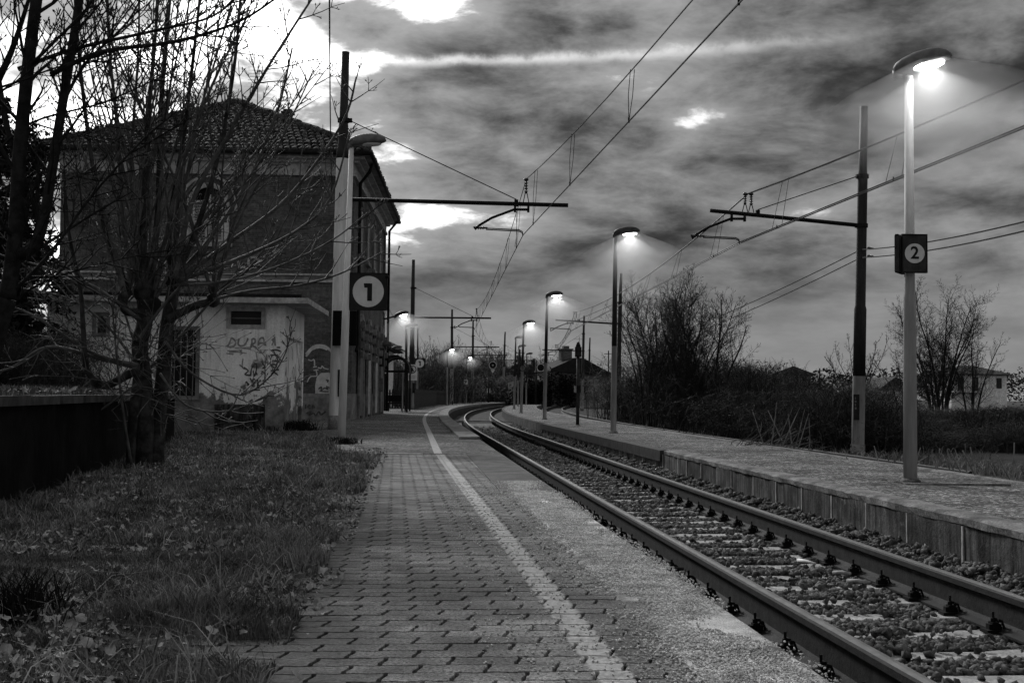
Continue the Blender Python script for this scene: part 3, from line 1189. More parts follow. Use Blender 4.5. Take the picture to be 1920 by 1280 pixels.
ol = thing('overhead_line', 'overhead wires hanging above the near track, running up past the camera', 'overhead wires', CAT['P1'][0])
c0 = Vector((CAT['P1'][0].x + 44 * .1125, -13, 5.02))
P0 = (c0, c0 + Vector((0, 0, 1.42)))
span(ol, CAT['P1'], P0, .78, 8, drop_off=.36)
MB().tube([CAT['P1'][1] + Vector((-.25, 1.0, -.7)) - ol.location, CAT['P1'][0] + Vector((-.15, 1.5, .25)) - ol.location, CAT['P1'][0] + Vector((-.2, 2.6, .02)) - ol.location], .008, 4).build('jumper_wire', 'wire_black', ol)
span(ol, CAT['P1'], CAT['P2'], .70, 8)
span(ol, CAT['P2'], CAT['P3'], .70, 7)
span(ol, CAT['P3'], CAT['P4'], .3, 4)
span(ol, CAT['P4'], CAT['P5'], .3, 4)
p6 = (CAT['P5'][0] + Vector((9, 40, 0)), CAT['P5'][1] + Vector((9, 40, 0)))
span(ol, CAT['P5'], p6, .5, 5)
ol2 = thing('overhead_line', 'double overhead wires hanging above the hidden second track on the right', 'overhead wires', CAT['R1'][0])
c0 = Vector((CAT['R1'][0].x + 44.6 * .121, -13, 5.0))
R0 = (c0, c0 + Vector((0, 0, 1.3)))
span(ol2, CAT['R1'], R0, .62, 7, double=True, drop_off=.45, mr=.021, cr=.014)
span(ol2, CAT['R1'], CAT['R2'], .55, 7, double=True, mr=.021, cr=.014)
span(ol2, CAT['R2'], CAT['R3'], .55, 7, double=True, mr=.021, cr=.014)
span(ol2, CAT['R3'], CAT['R4'], .5, 5)


def cable(pts, r, label, name='cable', n=14, sag=0.0):
    O = Vector(pts[0])
    P = []
    for i in range(len(pts) - 1):
        a, b = Vector(pts[i]), Vector(pts[i + 1])
        s_ = sag[i] if isinstance(sag, (list, tuple)) else sag
        for k in range(n + (1 if i == len(pts) - 2 else 0)):
            q = k / n
            p = a.lerp(b, q)
            P.append(Vector((p.x, p.y, p.z - s_ * 4 * q * (1 - q))) - O)
    return tag(MB().tube(P, r, 5).build(name, 'wire_black', None, loc=O), label, 'cable')


for (ya, yb, yr, lab, zo) in ((466, 600, 410, 'upper feeder cable strung through the dark mast on the right', 0),
                              (481, 612, 428, 'lower feeder cable strung through the dark mast on the right', 0)):
    m0 = at(1614, ya + (2 if ya < 470 else 2), Y=31.6)
    cable([at(1150, yb + 52, Y=78), m0, at(1990, yr - 12, Y=17.5)], .014, lab, sag=[.45, .1])
for (yy,) in ((462,), (477,)):
    p = at(1626, yy + 3, Y=31.5)
    b = MB()
    insulator(b, (0, 0, 0), .16, .035)
    b2_ = MB()
    b2_.v = [(q[2], q[1], q[0]) for q in b.v]; b2_.f = b.f; b2_.mi = b.mi
    o_ = b2_.build('feeder_insulator', 'porcelain', CAT['R1'][2])
    o_.location = p - Vector(r1)
cable([at(622, 380, Y=31), at(619, 200, Y=22), at(617, -120, Y=14)], .012, 'single dark cable running straight up at the left of the tall pale mast', sag=.05)
cable([at(724, 568, Y=57), at(775, 615, Y=74), at(783, 622, Y=92), at(846, 674, Y=118), at(1000, 690, Y=170)], .012,
      'sagging cable running from the station house along the left masts', sag=[.5, .3, .9, 1.0])
cable([at(950, 655, Y=160), at(1090, 690, Y=165)], .012, 'thin cable hanging between the two farthest masts', sag=.4)
cable([at(1108, 668, Y=165), at(1200, 640, Y=120)], .014, 'upper of two sagging cables in front of the ivy clad house', sag=1.2)
cable([at(1108, 672, Y=165), at(1200, 648, Y=120)], .014, 'lower of two sagging cables in front of the ivy clad house', sag=1.0)


# ------------------------------------------------------------------ lamp posts
def head_mesh():
    secs = [(-.05, .05, .02, -.06), (0, .085, .07, -.085), (.08, .105, .105, -.08), (.22, .135, .135, -.06), (.38, .15, .14, -.05), (.52, .135, .115, -.035), (.60, .095, .07, -.015), (.635, .04, .03, .005)]
    b = MB()
    n = 14
    for (x, w, zt, zb) in secs:
        for k in range(n):
            a = 2 * PI * k / n
            s_ = math.sin(a)
            c_ = math.cos(a)
            zc = (zt if s_ > 0 else -zb) * (abs(s_) ** (.8 if s_ > 0 else .6)) * (1 if s_ > 0 else -1)
            b.v.append((x, math.copysign(abs(c_) ** .7, c_) * w, zc))
    for i in range(len(secs) - 1):
        for k in range(n):
            a, c = i * n + k, i * n + (k + 1) % n
            b.face((a, c, c + n, a + n))
    b.face([k for k in range(n)][::-1]); b.face([(len(secs) - 1) * n + k for k in range(n)])
    b.tube([(-.02, .0, -.12), (-.02, 0, -.02)], .055, 10)
    return b


def bowl_mesh():
    b = MB()
    n = 14
    prof = [(1.0, 0), (.95, -.02), (.75, -.035), (.4, -.045), (.02, -.048)]
    for (r, h) in prof:
        for k in range(n):
            a = 2 * PI * k / n
            b.v.append((.36 + .19 * r * math.cos(a), .115 * r * math.sin(a), -.045 + h))
    for i in range(len(prof) - 1):
        for k in range(n):
            a, c = i * n + k, i * n + (k + 1) % n
            b.face((a, a + n, c + n, c))
    b.face([(len(prof) - 1) * n + k for k in range(n)][::-1])
    return b


HEAD, HEAD_P = head_mesh().mesh('lamp_head', 'lamp_shell', True), head_mesh().mesh('lamp_head', 'lamp_shell_pale', True)
BOWL_ON, BOWL_OFF = bowl_mesh().mesh('lamp_glass', 'lamp_lit', True), bowl_mesh().mesh('lamp_glass', 'lamp_off', True)


def glow_volume_mesh():  # scatter volume added under each lit lamp to make its glow cone
    m = bpy.data.materials.new('lamp_mist')
    m.use_nodes = True
    N = NT(m.node_tree)
    tc = N.n('ShaderNodeTexCoord')
    L = N.vm('LENGTH', N.vm('SUBTRACT', tc.outputs['Object'], (.36, 0, -.1)), out=1)
    den = N.m('MULTIPLY', N.ss(L, .1, 1.65, 1.0, 0.0), GLOW_DENS)
    vol = N.n('ShaderNodeVolumeScatter')
    N.put(vol.inputs['Color'], (1, 1, 1, 1))
    N.put(vol.inputs['Density'], den)
    vol.inputs['Anisotropy'].default_value = 0.0
    out = N.n('ShaderNodeOutputMaterial')
    m.node_tree.links.new(vol.outputs[0], out.inputs['Volume'])
    MATS['lamp_mist'] = m
    b = MB()
    b.lathe([(.1, -1.75), (.8, -1.6), (1.4, -1.2), (1.6, -.7), (1.1, -.35), (.22, .05)], 20, (.36, 0, -.03))
    return b.mesh('mist', 'lamp_mist')


GLOW_DENS = .42
LAMP_W = 46.0
GLOW_VOL = glow_volume_mesh()


def lamp_post(base, top, label, lit=False, rot=0.0, r=.07, split=None, low='pole_light', up='pole_dark', head=None, name='lamp_post', glow_volume=True, tilt=-.06, dx=0.0, lens=1.0):
    base, top = Vector(base), Vector(top)
    t = thing(name, label, 'lamp post', base)
    d = top - base
    H = d.z
    P = lambda z: d * (z / H)
    MB().lathe([(r * 1.5, 0), (r * 1.5, .03), (r * 1.15, .06)], 14).build('foot_collar', 'edge_concrete', t, True)
    if split is None:
        MB().tube([P(0), P(H * .45), P(H * .46), P(H - .02)], [r, r * .92, r * .78, r * .60], 14).build('shaft', low, t, True)
    else:
        s_ = split - base.z  # tone break at the split is darkening painted in, one plain shaft
        MB().tube([P(0), P(s_)], [r, r * .88], 14, False).build('shaft_lower', low, t, True)
        MB().tube([P(s_), P(H - .02)], [r * .88, r * .66], 14).build('shaft_upper', up, t, True)
    h = link('lamp_head', head or HEAD, t)
    h.location = P(H) + Vector((dx * math.cos(rot), dx * math.sin(rot), .09))
    h.rotation_euler = (0, tilt, rot)
    h.scale = (lens,) * 3
    gl = link('lamp_glass', BOWL_ON if lit else BOWL_OFF, h)
    if lit:
        add_light(h, glow_volume, t)
    return t


def add_light(h, glow_volume, t):
    ld = bpy.data.lights.new('lamp_light', 'SPOT')
    ld.energy = LAMP_W
    ld.spot_size = math.radians(124)
    ld.spot_blend = .18
    ld.shadow_soft_size = .02
    lo = bpy.data.objects.new('lamp_light', ld)
    COL.objects.link(lo)
    lo.parent = h
    lo.location = (.36, 0, -.072)
    if glow_volume:
        m_ = stuff(link('mist', GLOW_VOL, h))
        m_.location = (0, 0, -.04)


z_top = lambda x, y, Y: at(x, y, Y=Y)
bL = at(640, 831, z=0)
lamp_post(bL, at(659, 275, Y=bL.y), 'pale unlit lamp post in the grass carrying the big number one board', r=.075, head=HEAD_P, rot=.0, low='pole_light', lens=1.0, tilt=-.03)
lA = at(1707, 906, z=Z_ISL)
lamp_post(lA, at(1704, 140, Y=lA.y), 'nearest lit lamp post, on the island platform, carrying the number two boards', True, r=.078, rot=-.62, head=HEAD_P, tilt=-.10, lens=.95, low='pole_grey', dx=-.12)
for (bx, by, tx, ty, lab, lit) in ((1150, 812, 1154, 443, 'lit lamp post on the island platform standing before the bare tree clump', True),
                                   (1021, 786.5, 1026, 557, 'lit lamp post on the island platform, third along, left of the small signal post', True),
                                   (977, 774.5, 982, 608, 'lit lamp post far along the island platform carrying a small round number sign', True),
                                   (964, 767, 967, 635, 'unlit far lamp post just left of the last lit lamp on the island', False),
                                   (971, 762, 973, 651, 'unlit far lamp post half hidden behind the last lit island lamp', False),
                                   (986.5, 759, 987.5, 665, 'farthest unlit lamp post at the tip of the island platform', False)):
    p = at(bx, by, z=Z_ISL)
    lamp_post(p, at(tx, ty, Y=p.y), lab, lit, r=.078, split=p.z + 2.25, low='pole_mid', rot=-.1)
for (bx, by, tx, ty, lab, lit) in ((838, 760, 839, 657, 'lit lamp post at the end of the picket fence on the left platform', True),
                                   (873.5, 755.5, 875, 671, 'small lit lamp post far along the left platform by the bushes', True),
                                   (761, 771, 762, 614, 'unlit dark lamp post standing beside the arched shelter', False)):
    p = at(bx, by, z=0)
    lamp_post(p, at(tx, ty, Y=p.y), lab, lit, r=.075, split=p.z + (4.2 if by > 770 else 3.2), low='pole_mid' if by < 770 else 'pole_dark', rot=-.1)

# thin post with the far number board
pS = at(782, 762, z=0)
t = thing('sign_post', 'thin tall post carrying the small far number one board', 'post', pS)
d = at(783.5, 615, Y=pS.y) - pS
MB().tube([(0, 0, 0), d * .45], [.075, .07], 10, False).build('shaft_lower', 'pole_mid', t, True)
MB().tube([d * .45, d], [.07, .05], 10).build('shaft_upper', 'pole_dark', t, True)  # upper half darkened in colour to imitate shade, same post throughout


# ------------------------------------------------------------------ signs
def text_mesh(txt, size, extr, mat_name, bold=0.0):
    cu = bpy.data.curves.new('txt', 'FONT')
    cu.body = txt
    cu.size = size
    cu.extrude = extr
    cu.offset = bold
    cu.align_x = 'CENTER'
    cu.align_y = 'CENTER'
    cu.resolution_u = 4
    ob = bpy.data.objects.new('txt', cu)
    COL.objects.link(ob)
    dg = bpy.context.evaluated_depsgraph_get()
    dg.update()
    me = bpy.data.meshes.new_from_object(ob.evaluated_get(dg))
    bpy.data.objects.remove(ob)
    me.materials.clear()
    me.materials.append(MATS[mat_name])
    return me


def disc(mb, r, y0, y1, n=40):
    mb.prism([(r * math.cos(2 * PI * i / n), r * math.sin(2 * PI * i / n)) for i in range(n)], y0, y1, lambda a, b, d: (a, d, b))
    return mb


def number_board(name, c, w, h, digit, label, rotz=0.0, rd=.42, board='sign_dark', square=True):
    t = thing(name, label, 'sign', c, rotz)
    b = MB().box(-w / 2, w / 2, 0, .05, -h / 2, h / 2)
    b.build('board', board, t)
    e = .012
    MB().box(-w / 2 - e, w / 2 + e, -.006, .045, h / 2, h / 2 + e).box(-w / 2 - e, w / 2 + e, -.006, .045, -h / 2 - e, -h / 2).box(-w / 2 - e, -w / 2, -.006, .045, -h / 2, h / 2).box(w / 2, w / 2 + e, -.006, .045, -h / 2, h / 2).build('rim', 'iron_black', t)
    r = min(w, h) * rd
    disc(MB(), r, -.004, .002).build('white_disc', 'sign_white', t)
    if digit == '1':
        q = r / .42
        poly = [(-.06, .205), (.095, .205), (.095, -.235), (-.025, -.235), (-.025, .095), (-.10, .095), (-.115, .205)]
        MB().prism([(a * q * 1.08, b_ * q * 1.08) for a, b_ in poly], -.008, -.0045, lambda a, b_, d: (a, d, b_)).build('numeral', 'paint_black', t)
    elif digit == '2':
        me = text_mesh('2', r * 1.75, .001, 'paint_black', .004)
        o = link('numeral', me, t)
        o.rotation_euler = (PI / 2, 0, 0)
        o.location = (0, -.007, 0)
    return t


sc_ = at(690.5, 546.5, Y=bL.y - .02)
bw_ = 68 / F_PX * bL.y
t = number_board('platform_sign', sc_, bw_, bw_, '1', 'big dark square board with a bold number one on a white disc', rd=.43)
for dz in (-.25, .2):
    MB().tube([(-bw_ / 2 - .14, .05, dz), (-bw_ / 2 + .02, .03, dz)], .014, 6).build('bracket', 'pole_light', t)
MB().lathe([(.0, -.01), (.04, 0), (.045, .03), (.02, .05)], 10, (bw_ / 2 + .01, .02, bw_ / 2 - .08)).build('end_knob', 'iron_black', t)
s2 = at(787, 681, Y=pS.y - .1)
number_board('platform_sign', s2, .82, .74, '1', 'small far board with number one on the thin post before the fence', rd=.43)
sA = at(1715, 475, Y=lA.y - .16)
t = number_board('platform_sign', sA, .265, .415, '2', 'upright grey board with number two facing us on the nearest lamp post', rd=.42, board='iron_brown')
t = thing('platform_sign', 'edge of the second board behind the number two board on the lamp post', 'sign', at(1688, 477, Y=lA.y - .02), 1.0)
MB().box(-.13, .13, -.02, .03, -.205, .205).build('board', 'iron_brown', t)
MB().box(-.14, .14, -.012, .022, .206, .218).box(-.14, .14, -.012, .022, -.218, -.206).build('rim', 'iron_black', t)
p = at(977, 774.5, z=Z_ISL)
t = thing('platform_sign', 'small round number two plate on the last lit island lamp', 'sign', at(980, 690, Y=p.y - .15))
disc(MB(), .17, 0, .03).build('plate', 'pole_dark', t)
disc(MB(), .13, -.004, -.001).build('white_disc', 'frame_grey', t)
o = link('numeral', text_mesh('2', .2, .001, 'paint_black', .002), t); o.rotation_euler = (PI / 2, 0, 0); o.location = (0, -.007, 0)
# no-crossing notice on the second mast
t = thing('warning_sign', 'white notice with a struck out walking figure on the mast beyond the shelter', 'sign', at(773, 698, Y=Y2 - .3))
MB().box(-.30, .30, 0, .02, -.48, .48).build('plate', 'sign_white', t)
b = MB()
n = 28
for i in range(n):
    a0, a1 = 2 * PI * i / n, 2 * PI * (i + 1) / n
    b.add([(.25 * math.cos(a0), -.004, .18 + .25 * math.sin(a0)), (.25 * math.cos(a1), -.004, .18 + .25 * math.sin(a1)), (.20 * math.cos(a1), -.004, .18 + .20 * math.sin(a1)), (.20 * math.cos(a0), -.004, .18 + .20 * math.sin(a0))], [(0, 1, 2, 3)])
b.build('ring', 'paint_black', t)
MB().tube([(-.15, -.006, .33), (.15, -.006, .03)], .016, 4).build('bar', 'paint_black', t)
b = MB().tube([(0, -.006, .26), (.01, -.006, .16), (-.06, -.006, .03)], [.045, .05, .025], 6).tube([(.01, -.006, .16), (.07, -.006, .03)], .025, 5).tube([(-.08, -.006, .17), (0, -.006, .23), (.09, -.006, .15)], .018, 5)
b.lathe([(.001, -.035), (.035, 0), (.001, .035)], 8, (.01, -.006, .32))
b.build('walking_figure', 'paint_black', t)
b = MB()
for k in range(4): b.box(-.22, .22 - .05 * (k % 2), -.004, -.001, -.20 - k * .06, -.178 - k * .06)
b.build('text_lines', 'frame_grey', t)
# plates on masts
t = thing('information_board', 'black panel fixed to the tall pale mast below the number one board', 'board', at(646, 615, Y=Y1 - .3))
MB().box(-.30, .30, 0, .06, -.44, .44).build('plate', 'dark_void', t)
MB().box(-.02, .02, .06, .2, -.3, -.25).box(-.02, .02, .06, .2, .25, .3).build('bracket', 'iron_black', t)
for (x, y, Y, w, h, lab) in ((1606, 763, 31.35, .075, .33, 'narrow black number plate low on the dark mast at the right'),
                             (637, 718, 30.8, .05, .34, 'narrow black plate low on the tall pale mast behind the lamp post'),
                             (775.5, 727, 74.1, .08, .31, 'narrow black plate low on the mast under the white notice')):
    t = tag(MB().box(-w, w, 0, .02, -h, h).build('mast_plate', 'paint_black', None, loc=at(x, y, Y=Y)), lab, 'plate')
    if x == 1606:
        for k in range(4):
            MB().box(-.045, -.015 + .012 * (k % 2), -.003, -.001, .20 - k * .085, .255 - k * .085).build('worn_mark', 'frame_grey', t)
for (x, y, Y, lab) in ((873.5, 716, 132.6, 'small pale notice on the far left lamp post'), (916, 732, 146, 'small white marker plate low on the round signal post')):
    t = tag(MB().box(-.21, .21, 0, .02, -.27, .27).build('notice_plate', 'sign_white', None, loc=at(x, y, Y=Y)), lab, 'sign')
    MB().box(-.10, .10, -.004, -.001, -.04, .15).build('symbol', 'frame_grey', t)


# ------------------------------------------------------------------ signals
def round_signal(base, top, c, label, tri=True, arm=True):
    t = thing('railway_signal', label, 'signal', base)
    MB().tube([(0, 0, 0), top - base], [.11, .08], 10).build('post', 'pole_dark', t, True)
    q = c - base
    disc(MB(), .46, 0, .10).build('target_disc', 'iron_black', t).location = q
    n = 32
    b = MB()
    for i in range(n):
        a0, a1 = 2 * PI * i / n, 2 * PI * (i + 1) / n
        b.add([(R_ * math.cos(a), -.008, R_ * math.sin(a)) for R_, a in ((.46, a0), (.46, a1), (.40, a1), (.40, a0))], [(0, 1, 2, 3)])
    b.build('white_ring', 'sign_white', t).location = q
    disc(MB(), .10, -.02, 0).build('lens', 'lamp_off' if tri else 'glass_dark', t).location = q
    b = MB()
    for k in range(9):
        a0, a1 = PI * k / 8, PI * (k + 1) / 8
        if k < 8: b.add([(.14 * math.cos(a0), -.3, .14 * math.sin(a0)), (.14 * math.cos(a1), -.3, .14 * math.sin(a1)), (.14 * math.cos(a1), 0, .14 * math.sin(a1)), (.14 * math.cos(a0), 0, .14 * math.sin(a0))], [(0, 1, 2, 3)])
    b.build('visor', 'iron_black', t).location = q
    if tri:
        MB().prism([(-.26, .2), (.26, .2), (0, -.25)], 0, .03, lambda a, b_, d: (a, d, b_)).build('triangle_plate', 'sign_white', t).location = q + Vector((0, 0, -.72))
    MB().tube([(top - base) * .86, q + Vector((0, .06, 0))], .04, 6).build('bracket', 'iron_black', t)
    MB().box(-.5, .5, -.3, .25, -.04, 0).build('service_platform', 'iron_black', t).location = (top - base) * .72
    return t


pb = at(916, 755, Y=146); pb.z = 0
round_signal(pb, at(917, 670, Y=146), at(924, 684.5, Y=145.7), 'round railway signal with white ring and a triangle plate below, left of the line')
pb = at(1004, 757, Y=140); pb.z = -.1
round_signal(pb, at(1006, 676, Y=140), at(1014, 689, Y=139.7), 'round railway signal with dark face left of the ivy clad house', tri=False)
pb = at(1083, 799, z=Z_ISL)
t = thing('platform_signal', 'slim signal post with a dark lantern head standing on the island platform', 'signal', pb)
d = at(1084, 668, Y=pb.y) - pb
MB().tube([(0, 0, 0), d], [.055, .05], 10).build('post', 'iron_brown', t, True)
MB().lathe([(.11, 0), (.11, .02), (.06, .05)], 12).build('foot_collar', 'edge_concrete', t)
b = MB().box(-.10, .10, -.10, .12, -.02, .30)
b.build('lantern_box', 'iron_black', t).location = d
MB().lathe([(.07, .30), (.08, .34), (.05, .40), (.05, .43), (.02, .46)], 10).build('lantern_cap', 'iron_black', t, True).location = d
for z_ in (.08, .24):
    b = MB()
    disc(b, .07, -.13, -.10)
    b.build('lens', 'glass_dark', t).location = d + Vector((0, 0, z_))
MB().box(-.12, -.05, -.07, .02, 0, .22).build('relay_box', 'edge_concrete', t).location = d * .48
MB().box(-.045, .09, -.07, .05, 0, .22).build('control_box', 'iron_black', t).location = d * .48
for (x, yb, yt, Y, lab) in ((1141, 750, 657, 200, 'thin wooden utility pole beyond the ivy clad house at its right'),
                            (975, 757, 655, 190, 'thin distant pole among the far lamps of the island'),
                            (1537, 770, 690, 170, 'thin utility pole rising from the scrub left of the dark mast')):
    a = at(x, yb, Y=Y); a.z = -.66
    t = thing('utility_pole', lab, 'utility pole', a)
    d = at(x, yt, Y=Y) - a
    MB().tube([(0, 0, 0), d], [.13, .10], 8).build('pole', 'bark_dark', t, True)
    MB().box(-.7, .7, -.05, .05, -.05, .05).build('crossarm', 'bark_dark', t).location = d * .94

# ================================================================== BUILDINGS
def wall_pt(x, y, P0, nrm):
    d = ray(x, y)
    t = (P0 - CAM_P).dot(nrm) / d.dot(nrm)
    return CAM_P + d * t


def arch_poly(w, h, n=12):
    """half width w, straight height h, round head"""
    return [(-w, 0), (w, 0), (w, h)] + [(w * math.cos(PI * i / n), h + w * math.sin(PI * i / n)) for i in range(1, n)] + [(-w, h)]


def arch_ring(mb, w, h, t, y0, y1, n=14, fn=None, foot=0.0):
    inn = [(-w, foot)] + [(-w * math.cos(PI * i / n), h + w * math.sin(PI * i / n)) for i in range(n + 1)] + [(w, foot)]
    outw = w + t
    ou = [(-outw, foot)] + [(-outw * math.cos(PI * i / n), h + outw * math.sin(PI * i / n)) for i in range(n + 1)] + [(outw, foot)]
    for i in range(len(inn) - 1):
        b = len(mb.v)
        for d in (y0, y1):
            for q in (inn[i], inn[i + 1], ou[i + 1], ou[i]): mb.v.append(tuple(fn(q[0], q[1], d)))
        for f in ((0, 1, 2, 3), (7, 6, 5, 4), (0, 4, 5, 1), (1, 5, 6, 2), (2, 6, 7, 3), (3, 7, 4, 0)):
            mb.face([b + k for k in f])


# ------------------------------------------------------------------ station building
BC = at(655, 787, Y=42.0); BC.z = 0
BANG = .032
bld = thing('station_building', 'two storey brick station house with tiled hip roof behind the bare tree', 'building', BC, BANG)
BW, BD = 10.0, 15.6
zE = 9.05
m = MB().box(-BW, 0, 0, BD, .9, 8.42)
m.build('wall', 'brick_wall', bld)
MB().box(-BW - .04, .04, -.04, BD + .04, -.1, .9).build('plinth', 'plaster_dim', bld)
for (z0, z1, e, mt, nm) in ((8.42, 8.52, .10, 'plaster_grey', 'frieze_moulding'), (8.52, 8.86, .05, 'plaster_grey', 'frieze'), (8.86, 8.96, .22, 'plaster_grey', 'cornice'), (8.96, 9.04, .42, 'plaster_grey', 'cornice'), (9.04, 9.10, .62, 'plaster_dim', 'cornice'),
                            (4.72, 4.80, .08, 'plaster_grey', 'string_course'), (4.80, 4.95, .05, 'plaster_dim', 'string_course'), (4.95, 5.01, .12, 'plaster_grey', 'string_course')):
    MB().box(-BW - e, e, -e, BD + e, z0, z1).build(nm, mt, bld)
# brick pilasters at the corners of the track side
for (ya, yb) in ((.02, .75), (BD - .75, BD - .02)):
    MB().box(.003, .05, ya, yb, .92, 4.70).box(.003, .05, ya, yb, 5.03, 8.40).build('pilaster', 'brick_wall', bld)
# roof
OV_ = .58
ze, zr = 9.16, 12.05
hw = BW / 2 + OV_
rf = MB()
E = [(-BW - OV_, -OV_, ze), (OV_, -OV_, ze), (OV_, BD + OV_, ze), (-BW - OV_, BD + OV_, ze)]
R1_, R2_ = (-BW / 2, -OV_ + hw, zr), (-BW / 2, BD + OV_ - hw, zr)
rf.v = E + [R1_, R2_] + [(p[0], p[1], ze - .07) for p in E]
for f in ((0, 1, 4), (1, 2, 5, 4), (2, 3, 5), (3, 0, 4, 5), (6, 7, 1, 0), (7, 8, 2, 1), (8, 9, 3, 2), (9, 6, 0, 3), (9, 8, 7, 6)): rf.face(f)
roof = rf.build('roof', 'roof_under', bld)


def tiles(faces, name, parent, pitch=.24, row=.36):
    mb = MB()
    for (A, B, C, D) in faces:                     # eave A-B, upper edge D-C (may be a point)
        A, B, C, D = map(Vector, (A, B, C, D))
        ev = (B - A).normalized()
        up = ((C + D) / 2 - (A + B) / 2)
        up = (up - ev * up.dot(ev)).normalized()
        nrm = ev.cross(up).normalized()
        if nrm.z < 0: nrm = -nrm
        H_ = (D - A).dot(up)
        nr = int(H_ / row)
        for r_ in range(nr + 1):
            h0 = r_ * row
            q = min(1, h0 / H_)
            L, R_ = A.lerp(D, q), B.lerp(C, q)
            wd = (R_ - L).dot(ev)
            n_ = int(wd / pitch)
            for k in range(n_):
                c = L + ev * ((k + .5) * wd / max(n_, 1) + random.uniform(-.015, .015)) + up * random.uniform(-.03, .03) + nrm * random.uniform(.01, .035)
                b = len(mb.v)
                for (hh, rr, lift) in ((-.06, .115, .035), (row + .05, .085, .0)):
                    for i in range(5):
                        a = PI * i / 4
                        mb.v.append(tuple(c + ev * (rr * math.cos(a)) + up * hh + nrm * (rr * .8 * math.sin(a) + lift)))
                for i in range(4): mb.face((b + i, b + i + 1, b + i + 6, b + i + 5))
                mb.face((b, b + 1, b + 2, b + 3, b + 4))
    return stuff(mb.build(name, 'roof_tile', parent))


tiles([(E[0], E[1], R1_, R1_), (E[1], E[2], R2_, R1_), (E[3], E[0], R1_, R2_)], 'roof_tiles', roof)


def ridge(a, b, parent, step=.38):
    a, b = Vector(a), Vector(b)
    n_ = int((b - a).length / step)
    mb = MB()
    for i in range(n_):
        p, q = a.lerp(b, i / n_), a.lerp(b, (i + 1.12) / n_)
        j = Vector((random.uniform(-.02, .02), random.uniform(-.02, .02), .10 + random.uniform(-.01, .025)))
        mb.tube([p + j, q + j], [.14, .115], 7)
    return stuff(mb.build('ridge_tiles', 'roof_tile', parent))


ridge(E[0], R1_, roof); ridge(E[1], R1_, roof); ridge(R1_, R2_, roof)
for (cx, cy, zt, w) in ((-3.4, 7.2, 12.2, .17), (-7.1, 6.0, 12.1, .13)):
    ch = MB().box(cx - w, cx + w, cy - w, cy + w, 10.4, zt)
    c_ = ch.build('chimney', 'brick_wall', roof)
    MB().box(cx - w - .08, cx + w + .08, cy - w - .08, cy + w + .08, zt + .003, zt + .08).box(cx - w, cx + w, cy - w, cy + w, zt + .14, zt + .18).box(cx - w, cx - w + .05, cy - w, cy + w, zt + .082, zt + .138).box(cx + w - .05, cx + w, cy - w, cy + w, zt + .082, zt + .138).build('chimney_cap', 'roof_tile', roof)
an = MB().tube([(-4.6, 7, 12), (-4.6, 7, 14.2)], .02, 5)
for k in range(6): an.tube([(-5.0, 7, 13.4 + k * .13), (-4.2, 7, 13.4 + k * .13)], .008, 4)
an.build('aerial', 'wire_black', roof)
# gutters and downpipes
g_ = MB().tube([(-BW - OV_ - .05, -OV_ - .06, ze - .05), (OV_ + .06, -OV_ - .06, ze - .05), (OV_ + .06, BD + OV_ + .05, ze - .05)], .075, 8)
g_.build('gutter', 'iron_black', bld, True)
MB().tube([(OV_ + .02, .9, ze - .1), (OV_ - .1, .95, 8.75), (.16, 1.0, 8.35), (.16, 1.0, 2.6), (.14, .6, 2.4)], .06, 8).build('downpipe', 'iron_black', bld, True)
MB().tube([(OV_ + .02, BD - .3, ze - .1), (.2, BD - .1, 8.6), (.2, BD - .1, .1)], .06, 8).build('downpipe', 'iron_black', bld, True)


def shutter_window(cx, z0, w, h, face, name='window', closed=True, surround='plaster_grey', ped=True):
    """arched window on the front (face 'f') or on the track side (face 's', cx measured along it)"""
    fn = (lambda a, b, d: (cx + a, -d, z0 + b)) if face == 'f' else (lambda a, b, d: (d, cx + a, z0 + b))
    b = MB()
    arch_ring(b, w, h, .16, .003, .075, fn=fn)
    t = b.build(name, surround, bld)
    b = MB()
    b.prism(arch_poly(w, h), .004, .012, fn)
    b.build('recess', 'dark_void', t)
    b = MB()
    b.prism([(-w - .28, -.14), (w + .28, -.14), (w + .28, 0), (-w - .28, 0)], .003, .13, fn)
    b.build('sill', surround, t)
    if ped:
        b = MB()
        arch_ring(b, w + .34, h, .09, .003, .06, fn=fn, foot=h - .25)
        b.build('hood_mould', surround, t)
    if closed:
        for s_ in (-1, 1):
            b = MB()
            x0, x1 = (.02, w - .03)
            for (a0, a1, c0_, c1_) in ((x0, x0 + .07, .03, h + w * .55), (x1 - .07, x1, .03, h + w * .18), (x0 + .07, x1 - .07, .03, .12), (x0 + .07, x1 - .07, h * .5, h * .5 + .08), (x0 + .07, x1 - .07, h + .02, h + .1)):
                b.prism([(s_ * a0, c0_), (s_ * a1, c0_), (s_ * a1, c1_), (s_ * a0, c1_)], .02, .055, fn)
            zz = .14
            while zz < h:
                b.prism([(s_ * (x0 + .07), zz), (s_ * (x1 - .07), zz), (s_ * (x1 - .07), zz + .022), (s_ * (x0 + .07), zz + .022)], .018, .045, fn)
                zz += .055
            b.build('shutter', 'shutter_paint', t)
    return t


shutter_window(-BW / 2 + .05, 6.05, .56, 1.35, 'f')
for cy in (2.9, 5.9, 9.0, 12.2): shutter_window(cy, 6.05, .45, 1.5, 's', surround='plaster_dim', ped=False)
